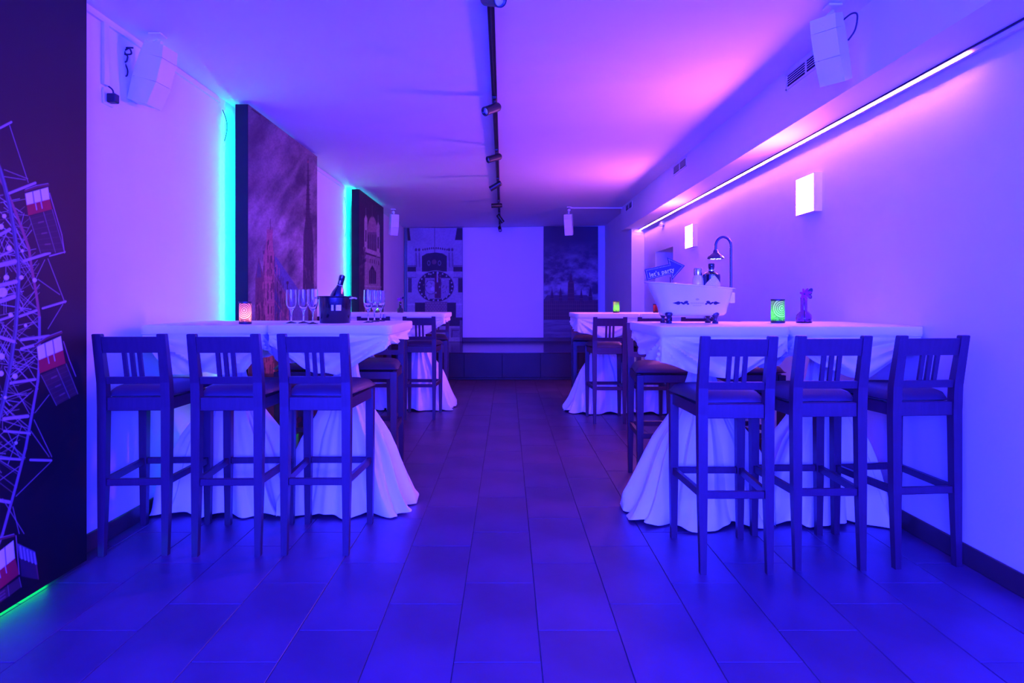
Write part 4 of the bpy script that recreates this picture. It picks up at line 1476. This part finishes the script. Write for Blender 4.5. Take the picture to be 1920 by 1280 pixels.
def blob(cx, cz, rx, rz, n=12, rot=0):
    return [(cx + rx * math.cos(2 * PI * i / n) * math.cos(rot) - rz * math.sin(2 * PI * i / n) * math.sin(rot),
             cz + rx * math.cos(2 * PI * i / n) * math.sin(rot) + rz * math.sin(2 * PI * i / n) * math.cos(rot)) for i in range(n)]


zc0 = .118
for s in (-1, 1):
    cx0 = .013
    on_tub([(cx0 + s * .138, zc0), (cx0 + s * .118, zc0 + .006), (cx0 + s * .112, zc0), (cx0 + s * .118, zc0 - .006)], 'scroll_ornament', M['ink'])
    on_tub(blob(cx0 + s * .107, zc0, .013, .010), 'scroll_ornament', M['ink'])
    on_tub(blob(cx0 + s * .083, zc0 - .001, .014, .0055, 12, s * .5), 'scroll_ornament', M['ink'])
    on_tub(blob(cx0 + s * .064, zc0 + .004, .013, .0085, 12, -s * .35), 'scroll_ornament', M['ink'])
    on_tub(blob(cx0 + s * .052, zc0 - .005, .007, .005), 'scroll_ornament', M['ink'])
on_tub(blob(.013, zc0 + .021, .011, .006), 'faint_emblem', M['ink_faint'])
for i in range(11):      # faint worn lettering
    xx = .013 + (i - 5) * .0072
    on_tub([(xx - .0018, zc0 - .006), (xx + .0016, zc0 - .006), (xx + .0016, zc0 + .004), (xx - .0018, zc0 + .004)], 'faint_lettering', M['ink_faint'])
for i in range(7):
    xx = .013 + (i - 3) * .0072
    on_tub([(xx - .002, zc0 - .017), (xx + .002, zc0 - .017), (xx + .002, zc0 - .012), (xx - .002, zc0 - .012)], 'faint_lettering', M['ink_faint'])

# shower arm clamped to the tub's right end
shw = empty('shower_stand', (TBX + .240, TBY, TZ), 'dark miniature rain shower arching over the bathtub', 'shower')
MB().cbox(-.012, .020, -.022, .022, .118, .180, .004).build('clamp', M['white_plastic'], shw)
zt = .180
hp = [(.003, 0, .125), (.003, 0, .30), (.003, 0, .455)]
arc = [(-.042 + .045 * math.cos(a), 0, .455 + .052 * math.sin(a)) for a in [PI * k / 16 for k in range(1, 17)]]
MB().tube(hp + arc + [(-.087, 0, .430)], .0072, 12).build('pipe', M['pewter'], shw, None, True)
MB().lathe([(0, .432), (.010, .432), (.014, .424), (.016, .414), (.030, .404), (.042, .394), (.048, .384), (.046, .379), (.036, .380), (0, .382)], 28, (-.087, 0, 0)).build('shower_head', M['pewter'], shw, None, True)
for i in range(8):
    a = 2 * PI * i / 8 + .2
    MB().lathe([(0, 0), (.0055, .001), (.0055, .004), (0, .005)], 10, (-.087 + .026 * math.cos(a), .026 * math.sin(a), .3755)).build('led', M['shower_led'], shw, None, True)

# bottles in the tub
gb = empty('gin_bottle', (TBX + .128, TBY, TZ + .064), 'squat black apothecary bottle with white diamond label in the bathtub', 'bottle')
MB().lathe([(0, 0), (.049, 0), (.050, .006), (.050, .205), (.049, .222), (.034, .234), (.018, .238), (.0165, .242), (.0165, .262), (0, .262)], 36).build('bottle_body', M['bottle_dark'], gb, None, True)
MB().lathe([(.0165, .2622), (.0178, .264), (.0178, .284), (.016, .287), (0, .288)], 24).build('cap', M['bottle_dark'], gb, None, True)
MB().lathe([(.0168, .240), (.0205, .243), (.0205, .250), (.0168, .252)], 24).build('neck_ring', M['silver'], gb, None, True)
vs, fs = [], []
K = 20
for k in range(K + 1):
    u = k / K * 2 - 1
    a = -PI / 2 + u * 1.25
    hgt = .064 * (1 - abs(u))
    for zz in (.153 - hgt, .153 + hgt):
        vs.append((.0506 * math.cos(a), .0506 * math.sin(a), zz))
for k in range(K):
    fs.append((2 * k, 2 * k + 2, 2 * k + 3, 2 * k + 1))
MB().add(vs, fs).build('diamond_label', M['label_white'], gb)
tb = empty('tonic_bottle', (TBX + .050, TBY + .005, TZ + .062), 'pale frosted bottle with silver cap left of the black bottle', 'bottle')
MB().lathe([(0, 0), (.030, 0), (.033, .005), (.033, .180), (.030, .203), (.022, .218), (.017, .224), (.0165, .250), (0, .250)], 28).build('bottle_body', M['milky'], tb, None, True)
MB().lathe([(.0225, .219), (.0235, .226), (.0235, .256), (.021, .262), (0, .263)], 20).build('foil_cap', M['silver'], tb, None, True)

# arrow sign
SGX, SGZ, K_ = 1.075, 0, 3.62 / FP
sg = empty('arrow_sign', ((1246 - 952) * K_, 3.62, TZ), "dark arrow sign reading let's party, stuck in the bathtub's left end", 'sign')


def spx(px, py):
    return ((px - 1246) * K_, CH - (py - 565) * K_ - TZ)


ap = [spx(*p) for p in [(1208.6, 505.2), (1254, 495), (1251, 482.5), (1284, 498), (1260, 524.7), (1258.6, 513.2), (1213, 525.5)]]
MB().prism(ap, -.003, .003).build('sign_board', M['sign'], sg)
# beads along the border
cen = (sum(p[0] for p in ap) / 7, sum(p[1] for p in ap) / 7)
inner = [spx(*p) for p in [(1211.5, 507), (1256.5, 497), (1254, 486.5), (1280.2, 498.4), (1261.3, 520), (1260, 511), (1215, 522.6)]]
bd = MB()
for i in range(7):
    a, b_ = Vector(inner[i]), Vector(inner[(i + 1) % 7])
    n = max(2, int((b_ - a).length / .0080))
    for k in range(n):
        p = a + (b_ - a) * k / n
        bd.lathe([(0, .0020), (.0018, .0015), (.0024, 0)], 6)
        # turn the last bead to face the viewer side of the board
        m_ = 18
        for q in range(len(bd.v) - m_, len(bd.v)):
            x, y, z_ = bd.v[q]
            bd.v[q] = (p.x + x, -.003 - z_, p.y + y)
bo = bd.build('border_bead', M['sign_white'], sg)
bo['kind'] = 'stuff'
cu = bpy.data.curves.new('lettering', 'FONT')
cu.body = "let's party"
cu.size = .030
cu.extrude = .0006
cu.offset = .0
cu.space_character = 1.12
cu.align_x = 'CENTER'
cu.align_y = 'CENTER'
to = bpy.data.objects.new('lettering_src', cu)
COL.objects.link(to)
bpy.context.view_layer.update()
dg = bpy.context.evaluated_depsgraph_get()
me = bpy.data.meshes.new_from_object(to.evaluated_get(dg))
bpy.data.objects.remove(to)
bm = bmesh.new()
for dx, dy in ((-.0006, 0), (.0006, 0), (0, .0005), (0, -.0005)):
    n0 = len(bm.verts)
    bm.from_mesh(me)
    bm.verts.ensure_lookup_table()
    for v in bm.verts[n0:]:
        v.co.x += dx
        v.co.y += dy
        v.co.z += (dx + dy) * .02
bm.to_mesh(me)
bm.free()
me.materials.clear()
me.materials.append(M['sign_white'])
tl = bpy.data.objects.new('lettering', me)
COL.objects.link(tl)
tl.parent = sg
tp = spx(1240.5, 510.5)
tl.location = (tp[0], -.0042, tp[1])
tl.rotation_euler = (PI / 2, -math.radians(13.2), 0)
xsz = max(v.co.x for v in me.vertices) - min(v.co.x for v in me.vertices)
tl.scale = (.146 / xsz, .146 / xsz * 1.15, 1)
q0, q1 = spx(1257, 519), spx(1259, 575)
MB().tube([(q0[0], .004, q0[1]), (q1[0], .004, q1[1])], .003, 8).build('stick', M['wood'], sg)

# flower vase on the right table
fv = empty('flower_vase', (1.772, 3.72, TZ), 'pink glass bottle vase with a magenta flower on the right table', 'vase')
MB().lathe([(0, 0), (.042, 0), (.045, .004), (.045, .030), (.042, .046), (.032, .060), (.021, .070), (.0195, .080), (.0195, .148), (.0215, .152),
            (.0175, .152), (.0160, .080), (.018, .072), (.030, .056), (.040, .040), (.041, .008), (0, .006)], 32).build('vase_body', M['glass_pink'], fv, None, True)
MB().lathe([(0, .0065), (.0395, .0085), (.0395, .026), (0, .026)], 28).build('water', M['glass_pink'], fv, None, True)
MB().tube([(.004, 0, .010), (.002, 0, .09), (-.004, -.006, .162)], .0022, 6).build('stem', M['stem'], fv, None, True)


def petal(parent, c, d, L, W, m, name='petal', cup=.25):
    d = Vector(d).normalized()
    side = d.cross(Vector((0, -1, .25))).normalized()
    nrm = side.cross(d).normalized()
    vs, fs = [], []
    prof = [(.0, .15), (.25, .7), (.5, 1.0), (.75, .85), (.92, .5), (1.0, .12)]
    for (u, w_) in prof:
        for s in (-1, 0, 1):
            vs.append(Vector(c) + d * (L * u) + side * (s * W * w_) + nrm * (cup * L * (u * u * .6 + .25 * s * s * w_)))
    for k in range(len(prof) - 1):
        for s in range(2):
            a = 3 * k + s
            fs.append((a, a + 1, a + 4, a + 3))
    MB().add(vs, fs).build(name, m, parent, None, True, False)


fc = (-.004, -.012, .172)
for i in range(7):
    a = 2 * PI * i / 7 + .3
    petal(fv, fc, (math.cos(a), -.35, math.sin(a)), .042, .009, M['petal'])
MB().lathe([(0, -.005), (.006, -.003), (.006, .003), (0, .006)], 10, fc).build('flower_centre', M['leaf'], fv, None, True)
petal(fv, (.022, -.006, .172), (.45, -.1, .8), .040, .013, M['leaf'], 'butterfly_wing')
petal(fv, (.022, -.006, .170), (.4, -.1, -.65), .030, .013, M['leaf'], 'butterfly_wing')
petal(fv, (.020, -.004, .172), (.9, .3, .35), .030, .012, M['leaf'], 'butterfly_wing')

# flower vase on the far left table
fv2 = empty('flower_vase', (-1.235, 7.15, TZ), 'smoky small vase with a drooping dark flower on the far left table', 'vase')
MB().lathe([(0, 0), (.034, 0), (.036, .004), (.036, .032), (.028, .048), (.016, .060), (.0145, .12), (.017, .124), (.0125, .124), (.0115, .062), (.025, .044), (.032, .030), (.032, .008), (0, .006)], 24).build('vase_body', M['glass_dark'], fv2, None, True)
MB().tube([(0, 0, .01), (-.002, 0, .12), (-.006, -.004, .150)], .0025, 6).build('stem', M['stem'], fv2, None, True)
for i in range(6):
    a = 2 * PI * i / 6
    petal(fv2, (-.004, -.006, .150), (math.cos(a) * 1.2 - .1, -.4, math.sin(a) * .5 + .15), .034, .012, M['petal'])
petal(fv2, (.008, 0, .150), (.8, 0, .7), .045, .012, M['leaf'], 'leaf')
